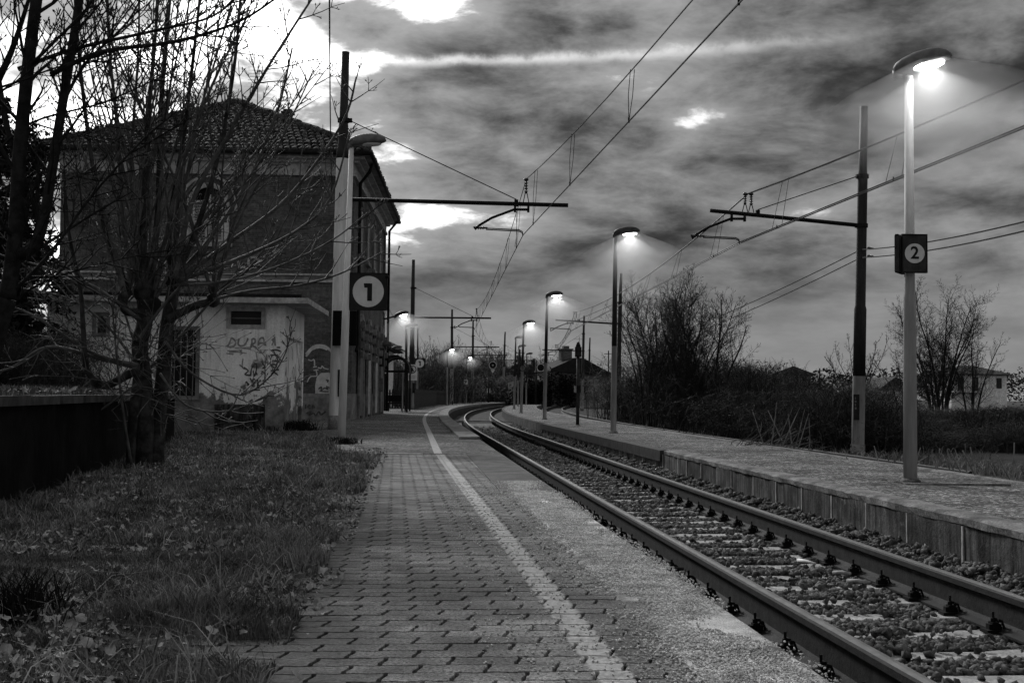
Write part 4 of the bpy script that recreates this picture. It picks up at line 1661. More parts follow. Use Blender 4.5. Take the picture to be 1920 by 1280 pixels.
# track side ground floor: arched doors with bracketed canopies
for i, cy in enumerate((3.2, 6.6, 10.2, 13.2)):
    fn = lambda a, b, d, cy=cy: (d, cy + a, b)
    b = MB()
    arch_ring(b, .75, 2.9, .22, .052, .14, fn=fn, foot=.0)
    t = b.build('doorway', 'plaster_dim', bld)
    b = MB()
    b.prism(arch_poly(.75, 2.9), .05, .06, fn)
    b.build('recess', 'dark_void', t)
    b = MB().prism([(-.6, .1), (.55, .1), (.55, 2.5), (-.6, 2.5)], .07, .12, fn)
    b.build('door_leaf', 'plaster_grey' if i in (1, 2) else 'frame_grey', t)
    for s_ in (-1, 1):
        for k in range(4):
            b = MB()
            b.prism([(s_ * .80, 2.2 + k * .36), (s_ * 1.05, 2.2 + k * .36), (s_ * 1.05, 2.44 + k * .36), (s_ * .80, 2.44 + k * .36)], .142, .25 + .05 * (k % 2), fn)
            b.build('rusticated_block', 'plaster_dim', t)
MB().box(.06, .6, 12.0, 14.0, 3.1, 3.2).box(.06, .12, 12.0, 14.0, 3.2, 3.9).build('canopy', 'frame_grey', bld)
MB().box(.06, .34, 11.3, 11.9, 2.1, 2.9).build('electrical_box', 'iron_brown', bld)
MB().box(.06, .30, 11.4, 11.8, 1.0, 1.6).build('electrical_box', 'frame_grey', bld)
# raised letters left of the name on the front
for (px, ch) in ((311, 'I'), (334, 'T'), (404, 'L'), (452, 'L'), (476, 'O')):
    w_ = BC + Vector((0, 0, 0))
    nrm = Vector((math.sin(BANG), -math.cos(BANG), 0))
    q = wall_pt(px, 493, BC + nrm * .005, nrm)
    o = link('letter', text_mesh(ch, .58, .03, 'plaster_grey', .012), bld)
    loc = bld.matrix_basis.inverted() @ q if False else (Matrix.Rotation(-BANG, 4, 'Z') @ (q - BC))
    o.location = (loc.x, -.035, loc.z)
    o.rotation_euler = (PI / 2, 0, 0)
fnv = MB().box(-.14, .14, -.05, .03, -.35, .35)
q = Matrix.Rotation(-BANG, 4, 'Z') @ (wall_pt(163, 400, BC, Vector((math.sin(BANG), -math.cos(BANG), 0))) - BC)
fnv.build('vent_grille', 'iron_brown', bld).location = (q.x, -.005, q.z)


# spray paint on the walls: ribbons lying on the plaster
def strokes(parent, lines, P0, nrm, width, matn, name, lift=.006):
    inv = Matrix.Rotation(-parent.rotation_euler.z, 4, 'Z')
    for k_, ln in enumerate(lines):
        mb = MB()
        pts = [wall_pt(x, y, P0, nrm) + nrm * (lift + .0008 * (k_ % 4)) for x, y in ln]
        # smooth the line
        dense = []
        for i in range(len(pts) - 1):
            p0, p1, p2, p3 = pts[max(i - 1, 0)], pts[i], pts[i + 1], pts[min(i + 2, len(pts) - 1)]
            for t_ in (0, .25, .5, .75):
                dense.append(.5 * ((2 * p1) + (p2 - p0) * t_ + (2 * p0 - 5 * p1 + 4 * p2 - p3) * t_ ** 2 + (3 * p1 - p0 - 3 * p2 + p3) * t_ ** 3))
        dense.append(pts[-1])
        b = len(mb.v)
        for i, p in enumerate(dense):
            t_ = (dense[min(i + 1, len(dense) - 1)] - dense[max(i - 1, 0)])
            s_ = t_.cross(nrm)
            s_ = s_.normalized() if s_.length > 1e-6 else Vector((0, 0, 1))
            w_ = width * random.uniform(.28, .45)
            for sg in (-1, 1):
                mb.v.append(tuple(inv @ (p + s_ * sg * w_ - Vector(parent.location))))
        for i in range(len(dense) - 1):
            mb.face((b + 2 * i, b + 2 * i + 1, b + 2 * i + 3, b + 2 * i + 2))
        mb.build(name + '_stroke', matn, parent)


fr_n = Vector((math.sin(BANG), -math.cos(BANG), 0))
P_fr = BC + fr_n * .045
strokes(bld, [[(574, 664), (584, 652), (598, 647), (612, 650), (622, 660)], [(574, 668), (585, 655), (600, 651), (614, 655)]], BC + fr_n * .003, fr_n, .10, 'spray_white', 'graffiti')
strokes(bld, [[(576, 716), (582, 706), (594, 704), (592, 692)], [(588, 694), (597, 693)], [(587, 688), (594, 687)], [(590, 686), (589, 674), (584, 676), (578, 674)], [(596, 689), (602, 690), (604, 686), (608, 690), (616, 692)]], BC + fr_n * .003, fr_n, .055, 'spray_white', 'graffiti')
wp = [(591, 744), (591, 722), (594, 706), (602, 699), (614, 698), (622, 700), (622, 718), (620, 738), (613, 741), (604, 737), (598, 742)]
mb = MB()
pts = [Matrix.Rotation(-BANG, 4, 'Z') @ (wall_pt(x, y, BC + fr_n * .008, fr_n) - BC) for x, y in wp]
mb.v = [tuple(p) for p in pts]; mb.face(range(len(pts)))
mb.build('graffiti_figure', 'spray_white', bld)
strokes(bld, [[(597, 729), (603, 725), (602, 732), (609, 727), (615, 730), (612, 724), (619, 728)], [(599, 733), (616, 734)], [(611, 712), (616, 713), (613, 716)], [(603, 738), (606, 752), (612, 748)]], BC + fr_n * .016, fr_n, .06, 'spray_black', 'graffiti')
strokes(bld, [[(573, 766), (573, 758)], [(582, 759), (577, 762), (582, 766)], [(586, 766), (587, 760), (590, 765)], [(575, 775), (583, 771), (580, 778), (588, 774), (592, 779), (598, 771), (602, 777), (611, 771)], [(577, 718), (582, 716), (586, 718)]], P_fr, fr_n, .08, 'spray_black', 'graffiti')

# bracket lamp on the far corner of the station house
bl = at(719, 599, Y=57.0)
t = thing('bracket_lamp', 'lit lamp on a slanting arm fixed to the far corner of the station house', 'lamp', bl)
he = at(742, 592.5, Y=57.0) - bl
MB().tube([(-.35, 0, -.08), he], .04, 8).build('arm', 'iron_black', t, True)
h = link('lamp_head', HEAD, t); h.location = he + Vector((0, 0, .03)); h.rotation_euler = (0, -.22, -.1)
link('lamp_glass', BOWL_ON, h)
add_light(h, True, t)
t = thing('bracket_lamp', 'small unlit bracket lamp under the tiled eave behind the shelter', 'lamp', at(729, 654, Y=75))
MB().tube([(-.25, 0, -.02), (.2, 0, .06)], .035, 6).build('arm', 'iron_black', t, True)
h = link('lamp_head', HEAD, t); h.location = (.2, 0, .05); h.rotation_euler = (0, -.1, 0); link('lamp_glass', BOWL_OFF, h)

# ------------------------------------------------------------------ white outbuilding
SC = at(530, 807, Y=29.3); SC.z = 0
SANG = .045
shed = thing('outbuilding', 'low white outbuilding with flat slab roof covered in graffiti before the station house', 'building', SC, SANG)
SW, SD, SH = 5.62, 3.75, 3.02
b = MB()
# front wall with window openings: built from pieces round the openings
s_n = Vector((math.sin(SANG), -math.cos(SANG), 0))
loc = lambda x, y: Matrix.Rotation(-SANG, 4, 'Z') @ (wall_pt(x, y, SC, s_n) - SC)
wa, wb = loc(432, 583), loc(490, 609)          # wide window
sa, sb_ = loc(181, 592), loc(199, 624)          # small window
da, db = loc(322, 618), loc(366, 742)           # barred window
ops = sorted([(sa.x, sb_.x, sb_.z, sa.z), (da.x, db.x, db.z, da.z), (wa.x, wb.x, wb.z, wa.z)])
xs = -SW
for (x0, x1, z0, z1) in ops:
    b.box(xs, x0, 0, .25, 0, SH); b.box(x0, x1, 0, .25, 0, z0); b.box(x0, x1, 0, .25, z1, SH)
    xs = x1
b.box(xs, 0, 0, .25, 0, SH)
b.box(-SW, -SW + .25, .25, SD, 0, SH); b.box(-.25, -.09, .25, SD, 0, SH); b.box(-SW + .25, -.25, SD - .25, SD, 0, SH)
b.box(-.09, 0, .25, .5, 0, SH); b.box(-.09, 0, SD - .25, SD, 0, SH); b.box(-.09, 0, .5, SD - .25, 2.28, SH)
b.build('wall', 'plaster_dirty', shed)
MB().box(-.42, .012, -.05, -.002, 0, SH - .01).build('pilaster', 'plaster_dirty', shed)
MB().box(-1.62, -.43, -.035, -.002, 0, .62).build('patched_plinth', 'panel_concrete', shed)
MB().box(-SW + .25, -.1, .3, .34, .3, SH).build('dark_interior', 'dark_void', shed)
for (x0, x1, z0, z1), nm in zip(ops, ('window', 'window', 'window')):
    f_ = MB().box(x0 - .09, x1 + .09, -.03, -.003, z0 - .09, z0).box(x0 - .09, x1 + .09, -.03, -.003, z1, z1 + .09).box(x0 - .09, x0, -.03, -.003, z0, z1).box(x1, x1 + .09, -.03, -.003, z0, z1)
    w_ = f_.build(nm, 'plaster_grey' if x1 - x0 > .7 else 'plaster_dim', shed)
    MB().box(x0, x1, .12, .14, z0, z1).build('pane', 'glass_dark', w_)
    if z1 - z0 > .9:
        for k in range(4):
            x_ = x0 + (x1 - x0) * (k + .5) / 4
            MB().tube([(x_, .03, z0), (x_, .03, z1)], .012, 5).build('bar', 'pole_mid', w_)
    else:
        MB().box(x0, x1, .09, .118, (z0 + z1) / 2 - .015, (z0 + z1) / 2 + .015).build('glazing_bar', 'frame_grey', w_)
b = MB().box(-SW - .35, .62, -.55, SD + .35, SH, SH + .13)
b.build('roof_slab', 'plaster_grey', shed)
MB().box(-SW - .38, .45, -.42, SD + .2, SH + .132, SH + .22).build('roof_felt', 'iron_black', shed)
MB().box(-.02, .006, 1.9, 1.95, 2.62, 2.8).build('vent_slot', 'dark_void', shed)
MB().box(.003, .02, .05, .8, 0, .62).build('patched_plinth', 'plaster_dim', shed)
P_s = SC + s_n * .003
P_p = SC + s_n * .052
def dur(z): return [((x / 6.095) + 400, (y / 6.095) + 590) for x, y in z]
strokes(shed, [dur(q) for q in (
    [(205, 265), (190, 310), (168, 365), (230, 360), (255, 320), (235, 280), (200, 262)],
    [(295, 270), (285, 330), (310, 355), (355, 345), (385, 300), (395, 265)],
    [(420, 395), (440, 330), (445, 275), (480, 285), (470, 325), (435, 335), (480, 370), (500, 385)],
    [(515, 350), (520, 300), (545, 265), (575, 270), (582, 330), (585, 350)], [(515, 325), (580, 322)],
    [(600, 355), (615, 300), (622, 245), (640, 300), (665, 350)])], P_s, s_n, .055, 'spray_grey', 'graffiti')
strokes(shed, [dur(q) for q in ([(668, 350), (690, 300), (672, 292), (692, 278), (708, 355), (700, 250)],)], P_p, s_n, .05, 'spray_grey', 'graffiti')
strokes(shed, [dur(q) for q in (
    [(250, 378), (320, 380), (415, 382)], [(160, 410), (230, 412), (330, 405)], [(180, 430), (260, 425), (380, 440)],
    [(150, 440), (230, 452)], [(300, 400), (330, 440), (300, 455)], [(540, 400), (560, 440), (600, 400), (612, 440)],
    [(490, 430), (500, 520), (470, 520), (515, 522)], [(340, 500), (330, 590), (360, 620), (300, 570)], [(560, 515), (566, 528)])], P_s, s_n, .035, 'spray_grey', 'graffiti')
strokes(shed, [dur(q) for q in (
    [(425, 700), (440, 610), (480, 560), (495, 570), (490, 640), (470, 690)], [(455, 640), (470, 700), (490, 655), (500, 690)],
    [(445, 820), (452, 740), (480, 745), (470, 780), (450, 785)], [(505, 740), (505, 820)], [(545, 745), (510, 780), (530, 820)], [(572, 740), (574, 800)], [(572, 820), (574, 826)],
    [(400, 885), (440, 862), (535, 856)], [(420, 720), (440, 760)], [(370, 760), (410, 800)], [(350, 600), (400, 640), (360, 680), (420, 690)],
    [(560, 560), (590, 590), (560, 610), (610, 600)], [(545, 680), (570, 650), (610, 690), (550, 640)])], P_s, s_n, .045, 'spray_black', 'graffiti')
strokes(shed, [dur(q) for q in (
    [(675, 525), (760, 525)], [(672, 532), (755, 530)], [(660, 590), (690, 560), (720, 590), (690, 600), (660, 570), (735, 565)], [(655, 640), (750, 625)], [(650, 460), (740, 458)],
    [(665, 680), (690, 655), (740, 690)], [(725, 372), (765, 374)], [(660, 410), (700, 400), (740, 405), (770, 420)])], P_p, s_n, .05, 'spray_black', 'graffiti')
sd_n = Vector((math.cos(SANG), math.sin(SANG), 0))
P_sd = SC - sd_n * .088
strokes(shed, [dur(q) for q in (
    [(820, 230), (822, 330), (835, 420), (830, 640)], [(850, 330), (860, 480), (850, 700)], [(890, 360), (905, 430), (900, 520)], [(945, 330), (960, 450), (975, 560), (980, 700)],
    [(905, 640), (912, 740), (925, 640), (912, 600), (903, 660)], [(935, 560), (942, 700), (935, 820), (925, 1000)], [(985, 340), (1000, 420)], [(1010, 600), (1015, 760), (1005, 900)],
    [(870, 720), (865, 860), (858, 1000)], [(965, 900), (945, 980), (960, 1040), (985, 960), (965, 890)], [(830, 760), (845, 900), (835, 1040)])], P_sd, sd_n, .06, 'spray_grey', 'graffiti')

# ------------------------------------------------------------------ arched shelter
shp = at(738, 772, z=0)
she = thing('shelter', 'dark arched waiting shelter beside the far corner of the station house', 'shelter', shp, .04)
hw_ = 1.45 / 2 * (shp.y / 62)
for yy in (-.06, 3.4):
    b = MB()
    arch_ring(b, hw_ - .08, 2.12, .14, yy, yy + .12, fn=lambda a, c, d: (a, d, c), foot=2.12)
    b.build('arch', 'iron_black', she)
b = MB()
n = 12
for i in range(n):
    a0, a1 = PI * i / n, PI * (i + 1) / n
    q = [(hw_ * math.cos(a), 2.14 + hw_ * math.sin(a)) for a in (a0, a1)]
    r_ = hw_ - .03
    q2 = [(r_ * math.cos(a), 2.14 + r_ * math.sin(a)) for a in (a1, a0)]
    b.prism(q + q2, .062, 3.398, lambda a, c, d: (a, d, c))
b.build('vault_sheet', 'iron_black', she)
MB().box(-hw_ - .05, hw_ + .05, -.08, .06, 2.0, 2.115).box(-hw_ - .05, -hw_ + .05, .062, 3.4, 2.0, 2.1).box(hw_ - .05, hw_ + .05, .062, 3.4, 2.0, 2.1).build('beam', 'iron_black', she)
for (x_, y_, r_, mt) in ((hw_ - .06, .0, .055, 'iron_black'), (hw_ - .27, -.25, .035, 'pole_mid'), (-hw_ + .06, .0, .05, 'iron_black'), (hw_ - .06, 3.3, .05, 'iron_black'), (-hw_ + .06, 3.3, .05, 'iron_black')):
    MB().tube([(x_, y_, 0), (x_, y_, 2.0)], r_, 8).build('post', mt, she)
MB().box(-hw_ + .2, hw_ - .3, 2.2, 2.6, .42, .48).box(-hw_ + .2, hw_ - .3, 2.6, 2.66, .5, .85).box(-hw_ + .3, -hw_ + .36, 2.25, 2.55, 0, .42).box(hw_ - .46, hw_ - .4, 2.25, 2.55, 0, .42).build('bench', 'iron_black', she)

# small tiled house behind the shelter
q = at(727, 655, Y=82); q.z = 0
hs = thing('annex_house', 'pale annex with tiled eave showing behind the arched shelter', 'building', q, .03)
MB().box(-6, 0, 0, 6, 0, 3.95).build('wall', 'plaster_pale', hs)
ev = [(-6.6, -.65, 3.95), (.68, -.65, 3.95), (.68, 6.6, 3.95), (-6.6, 6.6, 3.95)]
rr = (-3, 3, 5.6)
b = MB(); b.v = ev + [rr] + [(p[0], p[1], 3.85) for p in ev]
for f in ((0, 1, 4), (1, 2, 4), (2, 3, 4), (3, 0, 4), (5, 6, 1, 0), (6, 7, 2, 1), (7, 8, 3, 2), (8, 5, 0, 3), (8, 7, 6, 5)): b.face(f)
r_ = b.build('roof', 'roof_under', hs)
tiles([(ev[0], ev[1], rr, rr), (ev[1], ev[2], rr, rr)], 'roof_tiles', r_)
ridge(ev[1], rr, r_)

# picket fence
fe = thing('picket_fence', 'dark picket fence along the back of the left platform beyond the shelter', 'fence', off(72, -4.1, 0))
pk = MB()
pk.prism([(-.055, .02), (.055, .02), (.055, 1.12), (0, 1.24), (-.055, 1.12)], -.02, .02, lambda a, c, d: (a, d, c))
pk_me = pk.mesh('picket', 'iron_brown')
Fo = fe.location
y_ = 72.0
while y_ < 113:
    p = off(y_, -4.1, 0) - Fo
    o = link('picket', pk_me, fe, p + Vector((0, 0, random.uniform(-.03, .03))), math.atan2(-track_m(y_), 1) + PI / 2)
    y_ += .165 if y_ < 100 else .3
for k in range(34):
    o = link('picket', pk_me, fe, Vector((-.2 - k * .17, 4.5, 0)), 0)
for z_ in (.3, .95):
    b = MB().tube([off(y, -4.14, z_) - Fo for y in range(72, 114, 3)], .035, 4).tube([(-6, 4.55, z_), (0, 4.55, z_)], .035, 4)
    b.build('rail', 'iron_brown', fe)

# ------------------------------------------------------------------ far houses
q = at(1085, 757, Y=152); q.z = -.6
iv = thing('ivy_house', 'old ivy clad house with chimney beside the curve of the line', 'building', q, .25)
MB().box(-3.4, 4.2, 0, 7, 0, 4.6).build('wall', 'plaster_dim', iv)
b = MB().prism([(-3.8, 4.55), (4.7, 3.9), (4.5, 4.2), (.4, 6.25), (-.6, 6.25), (-3.6, 4.9)], -.4, 7.4, lambda a, c, d: (a, d, c))
rf_ = b.build('roof', 'roof_under', iv)
MB().box(-1.7, -.3, 2, 3.2, 6.0, 7.3).box(-1.85, -.15, 1.85, 3.35, 7.302, 7.45).box(-1.3, -.6, 2.2, 3.0, 7.452, 7.8).build('chimney', 'brick_wall', rf_)
an = MB().tube([(.8, 2.5, 6), (.8, 2.5, 9.0)], .03, 5)
for k in range(7): an.tube([(.2 + k * .2, 2.3, 8.7), (.2 + k * .2, 2.7, 8.7)], .02, 4)
an.tube([(.2, 2.5, 8.7), (1.6, 2.5, 8.7)], .02, 4)
an.build('aerial', 'wire_black', rf_)
MB().box(1.0, 1.9, -.03, -.004, 1.2, 2.6).build('window', 'plaster_dim', iv)
MB().box(-7.6, -3.404, 1.5, 6, 0, 3.2).build('lean_to', 'brick_wall', iv)
# ivy: leaves in the volume of a shaggy mound
n = 7000
u = rng.normal(0, 1, (n, 3)); u /= np.linalg.norm(u, axis=1)[:, None]
cen = np.array([(-5.5, .5, 2.0), (-3.0, .2, 3.0), (-.8, .0, 2.6), (-7.2, 1.0, 1.2), (-2, 0, 1.2)])[rng.integers(0, 5, n)]
P = cen + u * np.array([2.2, 1.0, 2.0]) * (rng.random((n, 1)) ** .3) * rng.uniform(.6, 1.1, (n, 1))
P = P[P[:, 2] > .05]
v, f = scatter(P, rng.uniform(.10, .2, len(P)), [np.array([(-1, 0, 0), (0, -.7, .2), (1, 0, 0), (0, .7, .2)], float)], np.array([(0, 1, 2), (0, 2, 3)]))
stuff(link('ivy', np_mesh('ivy', v, f, 'ivy_leaf'), iv))


def far_house(x0, x1, ybase, yeave, ytop, Y, label, pale, rot=0.0, deep=6.0, gable=False):
    a, b_ = at(x0, ybase, Y=Y), at(x1, ybase, Y=Y)
    w = b_.x - a.x
    zb = -.66
    ze_ = at((x0 + x1) / 2, yeave, Y=Y).z - zb
    zt = at((x0 + x1) / 2, ytop, Y=Y).z - zb
    t = thing('house', label, 'building', ((a.x + b_.x) / 2, Y, zb), rot)
    MB().box(-w / 2, w / 2, 0, deep, 0, ze_).build('wall', pale, t)
    o = .5
    b = MB()
    if gable:
        b.prism([(-w / 2 - o, ze_ - .25), (w / 2 + o, ze_ - .25), (w / 2 + o, ze_ - .05), (0, zt), (-w / 2 - o, ze_ - .05)], -.5, deep + .5, lambda p, q_, d: (p, d, q_))
    else:
        e = [(-w / 2 - o, -o, ze_), (w / 2 + o, -o, ze_), (w / 2 + o, deep + o, ze_), (-w / 2 - o, deep + o, ze_)]
        rA, rB = (-w * .12, deep / 2, zt), (w * .12, deep / 2, zt)
        b.v = e + [rA, rB] + [(p[0], p[1], ze_ - .12) for p in e]
        for f in ((0, 1, 5, 4), (1, 2, 5), (2, 3, 4, 5), (3, 0, 4), (6, 7, 1, 0), (7, 8, 2, 1), (8, 9, 3, 2), (9, 6, 0, 3), (9, 8, 7, 6)): b.face(f)
    b.build('roof', 'roof_tile', t)
    return t, w, ze_


t, w, ze_ = far_house(1781, 1891, 758, 701, 684, 150, 'pale two storey house with hip roof beyond the field at far right', 'plaster_pale', .12)
MB().box(-w * .5 - .02, w * .05, -1.3, -.02, 2.5, 2.62).build('balcony_slab', 'plaster_pale', t)
b = MB()
for k in range(9): b.box(-w * .5 + k * w * .065, -w * .5 + k * w * .065 + .04, -1.28, -1.24, 2.62, 3.5)
b.box(-w * .5, w * .05, -1.3, -1.22, 3.5, 3.56)
b.build('balcony_railing', 'frame_grey', t)
for (x_, z0, z1, ww) in ((w * .36, 3.0, 4.3, .35), (-w * .33, 2.65, 4.4, .4), (-w * .06, 2.65, 4.4, .35)):
    o_ = MB().box(x_ - ww, x_ + ww, -.03, -.004, z0, z1).build('window', 'frame_grey', t)
    MB().box(x_ - ww * .85, x_ - .03, -.06, -.032, z0 + .05, z1 - .05).box(x_ + .03, x_ + ww * .85, -.06, -.032, z0 + .05, z1 - .05).build('shutter', 'iron_brown', o_)
t, w, ze_ = far_house(1652, 1702, 752, 728, 706, 140, 'small pale gabled house half hidden behind the numbered lamp post', 'plaster_pale', .1, gable=True)
MB().box(-.9, -.1, -.03, -.004, .8, 2.2).build('window', 'iron_black', t)
t, w, ze_ = far_house(1615, 1660, 752, 727, 716, 146, 'low dark roofed house beside the small pale gable', 'plaster_dim', .1)
t, w, ze_ = far_house(1455, 1520, 745, 700, 686, 170, 'gabled house almost hidden by scrub left of the dark mast', 'plaster_dim', -.2, gable=True)

# ------------------------------------------------------------------ loading dock at the left
dk = thing('loading_dock', 'dark stone loading dock wall under the bare tree at the left', 'wall', (-3.0, 4.4, -.02))
dO = dk.location
q0, q1, q2, q3, q4 = Vector((-2.45, 1.5, 0)), Vector((-5.95, 21.6, 0)), Vector((-7.2, 25.6, 0)), Vector((-30, 24.5, 0)), Vector((-30, 1.5, 0))
poly = [(p.x - dO.x, p.y - dO.y) for p in (q0, q1, q2, q3, q4)]
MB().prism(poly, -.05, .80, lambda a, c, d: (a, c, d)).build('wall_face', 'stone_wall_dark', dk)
for a, c in ((q0, q1), (q1, q2)):
    n_ = int((c - a).length / 1.2)
    for i in range(n_):
        s0_, s1_ = a.lerp(c, i / n_ + .003), a.lerp(c, (i + 1) / n_ - .003)
        t_ = (c - a).normalized()
        nr = Vector((t_.y, -t_.x, 0))
        pp = [s0_ + nr * .06, s1_ + nr * .06, s1_ - nr * .34, s0_ - nr * .34]
        zj = random.uniform(-.006, .006)
        MB().prism([(p.x - dO.x, p.y - dO.y) for p in pp], .803, .875 + zj, lambda a_, c_, d: (a_, c_, d)).build('coping_stone', 'coping_stone', dk)
MB().prism([(p[0] - (.3 if i in (0, 1) else 0), p[1]) for i, p in enumerate(poly)], .802, .85, lambda a, c, d: (a, c, d)).build('turf', 'earth_dark', dk)

# ================================================================== LAWN, GRASS, LEAVES
def wall_x(Y):
    """x of the foot of the loading dock"""
    return np.where(Y < 21.6, -2.45 - (Y - 1.5) * (3.5 / 20.1), -5.95 - (Y - 21.6) * .3125)


def lawn_h(x, y):
    return .002 + .06 * vn(x * 1.3, y * 1.3)


ys_ = np.linspace(1.5, 27.5, 90)
V, Fq = [], []
nx_ = 22
for i, y in enumerate(ys_):
    xl = float(wall_x(np.array(y))) - .3 if y < 26 else -9.5
    xr = off(y, -3.70 if y < 18.6 else -4.2 - (y - 18.6) * .12).x
    for j in range(nx_):
        q = j / (nx_ - 1)
        x = xl + (xr - xl) * q
        hgt = float(lawn_h(x, y)) * min(1, (1 - q) * 4) - .012 * (q > .98)
        V.append((x, y, hgt))
for i in range(len(ys_) - 1):
    for j in range(nx_ - 1):
        a = i * nx_ + j
        Fq.append((a, a + 1, a + nx_ + 1, a + nx_))
lawn = link('lawn', np_mesh('lawn', np.array(V), np.array(Fq), 'earth_dark', True))
structure(lawn)


def blades(n, pos, hgt, wid, lean):
    """grass blades: five points, three triangles each"""
    a = rng.uniform(0, 2 * PI, n)
    dx, dy = np.cos(a), np.sin(a)
    lx = rng.normal(0, 1, n) * lean * hgt
    ly = rng.normal(0, 1, n) * lean * hgt
    V = np.zeros((n, 5, 3))
    V[:, 0] = pos + np.stack([dx * wid, dy * wid, np.zeros(n) - .01], 1)
    V[:, 1] = pos - np.stack([dx * wid, dy * wid, np.zeros(n) + .01], 1)
    mid = pos + np.stack([lx * .35, ly * .35, hgt * .6], 1)
    V[:, 2] = mid + np.stack([dx * wid * .7, dy * wid * .7, np.zeros(n)], 1)
    V[:, 3] = mid - np.stack([dx * wid * .7, dy * wid * .7, np.zeros(n)], 1)
    V[:, 4] = pos + np.stack([lx, ly, hgt * (1 - .25 * np.abs(lean))], 1)
    Fc = np.array([(0, 1, 3), (0, 3, 2), (2, 3, 4)])[None] + (np.arange(n) * 5)[:, None, None]
    return V.reshape(-1, 3), Fc.reshape(-1, 3)


GV, GF, gn = [], [], 0
for (ya, yb, dens, h0, w0) in ((2.6, 5, 8000, .030, .0022), (5, 8, 5000, .032, .0026), (8, 13, 2200, .036, .0035), (13, 20, 700, .045, .005), (20, 27, 300, .05, .008)):
    area = (yb - ya) * 4.6
    n = int(area * dens)
    Y = rng.uniform(ya, yb, n)
    xl = wall_x(Y) + .02
    xr = 2.96 - .081 * Y - 3.40
    xr = np.where(Y > 18.8, xr - .7 - (Y - 18.8) * .1, xr)
    q = rng.random(n)
    X = xl + (xr - xl) * q
    o = X - 2.96 + .081 * Y
    cl = vn(X * 2.3, Y * 2.3) * .6 + vn(X * 7, Y * 7) * .4
    edge = np.clip((o + 3.60 + .014 * Y) / .30, 0, 1)
    keep = (cl + rng.normal(0, .12, n) > .22 + .38 * edge)
    X, Y, cl = X[keep], Y[keep], cl[keep]
    n = len(X)
    tall = np.where(vn(X * 1.9 + 9, Y * 1.9) > .70, 1.9, np.where(vn(X * 2.7 + 4, Y * 2.7) < .35, .5, 1.0))
    hgt = h0 * rng.gamma(4.0, .25, n) * (.15 + 1.9 * cl ** 1.6) * tall
    v, f = blades(n, np.stack([X, Y, lawn_h(X, Y) * np.clip((-3.68 - (X - 2.96 + .081 * Y)) * 1.6, 0, 1)], 1), hgt, rng.uniform(.6, 1.3, n) * w0, .55)
    GV.append(v); GF.append(f + gn); gn += len(v)
# grass on top of the dock and at the foot of posts
for (x0, x1, y0_, y1_, z_, n, h0) in ((-14, -5.2, 14, 24, .85, 9000, .12), (-9, -3.8, 8, 16, .85, 7000, .10)):
    X, Y = rng.uniform(x0, x1, n), rng.uniform(y0_, y1_, n)
    ok = X < wall_x(Y) - .35
    X, Y = X[ok], Y[ok]
    v, f = blades(len(X), np.stack([X, Y, np.zeros(len(X)) + z_], 1), h0 * rng.uniform(.4, 1.4, len(X)), np.full(len(X), .006), .5)
    GV.append(v); GF.append(f + gn); gn += len(v)
n = 9000
Y = 2.6 + 15 * rng.random(n) ** 1.6
xl, xr = wall_x(Y) + .02, 2.96 - .081 * Y - 3.5
X = xl + (xr - xl) * rng.random(n)
ok = vn(X * 1.5 + 6, Y * 1.5) > .38
X, Y = X[ok], Y[ok]
v, f = blades(len(X), np.stack([X, Y, lawn_h(X, Y)], 1), .07 * rng.gamma(3, .33, len(X)), np.full(len(X), .0022) * (1 + Y * .09), 1.0)
dbl = stuff(link('straw', np_mesh('straw', v, f, 'grass_dry')))
tag(dbl, 'pale dry straw blades lying through the grass verge', 'grass')
gr = stuff(link('grass', np_mesh('grass', np.concatenate(GV), np.concatenate(GF), 'grass_blade')))
tag(gr, 'short dull grass covering the verge left of the paved platform', 'grass')


def tuft(name, c, n, h, spread, label, matn='grass_blade', w=.006, lean=.35, cat='grass tuft'):
    P = np.stack([rng.normal(0, spread, n), rng.normal(0, spread, n), np.zeros(n)], 1)
    v, f = blades(n, P, h * rng.uniform(.5, 1.1, n), np.full(n, w), lean)
    o = link(name, np_mesh(name, v, f, matn), None, c)
    return tag(o, label, cat)


tuft('grass_tuft', at(45, 1185, z=.0), 260, .27, .06, 'dark upright grass tuft at the left edge of the verge', 'needle_dark', .004, .34)
tuft('grass_tuft', at(352, 1150, z=.0), 200, .14, .07, 'leaning grass tuft near the left edge of the paving', 'grass_blade', .003, .6)
tuft('grass_tuft', Vector((bL.x + .02, bL.y - .1, 0)), 260, .16, .14, 'dark weeds at the foot of the pale unlit lamp post', 'needle_dark', .008, .6)
tuft('weed_clump', Vector((SC.x + .25, SC.y + .4, 0)), 420, .32, .22, 'dark weeds at the corner of the white outbuilding', 'needle_dark', .012, .6, 'weeds')
tuft('weed_clump', Vector((SC.x - .5, SC.y - .15, 0)), 200, .16, .2, 'low weeds along the front of the white outbuilding', 'needle_dark', .01, .6, 'weeds')

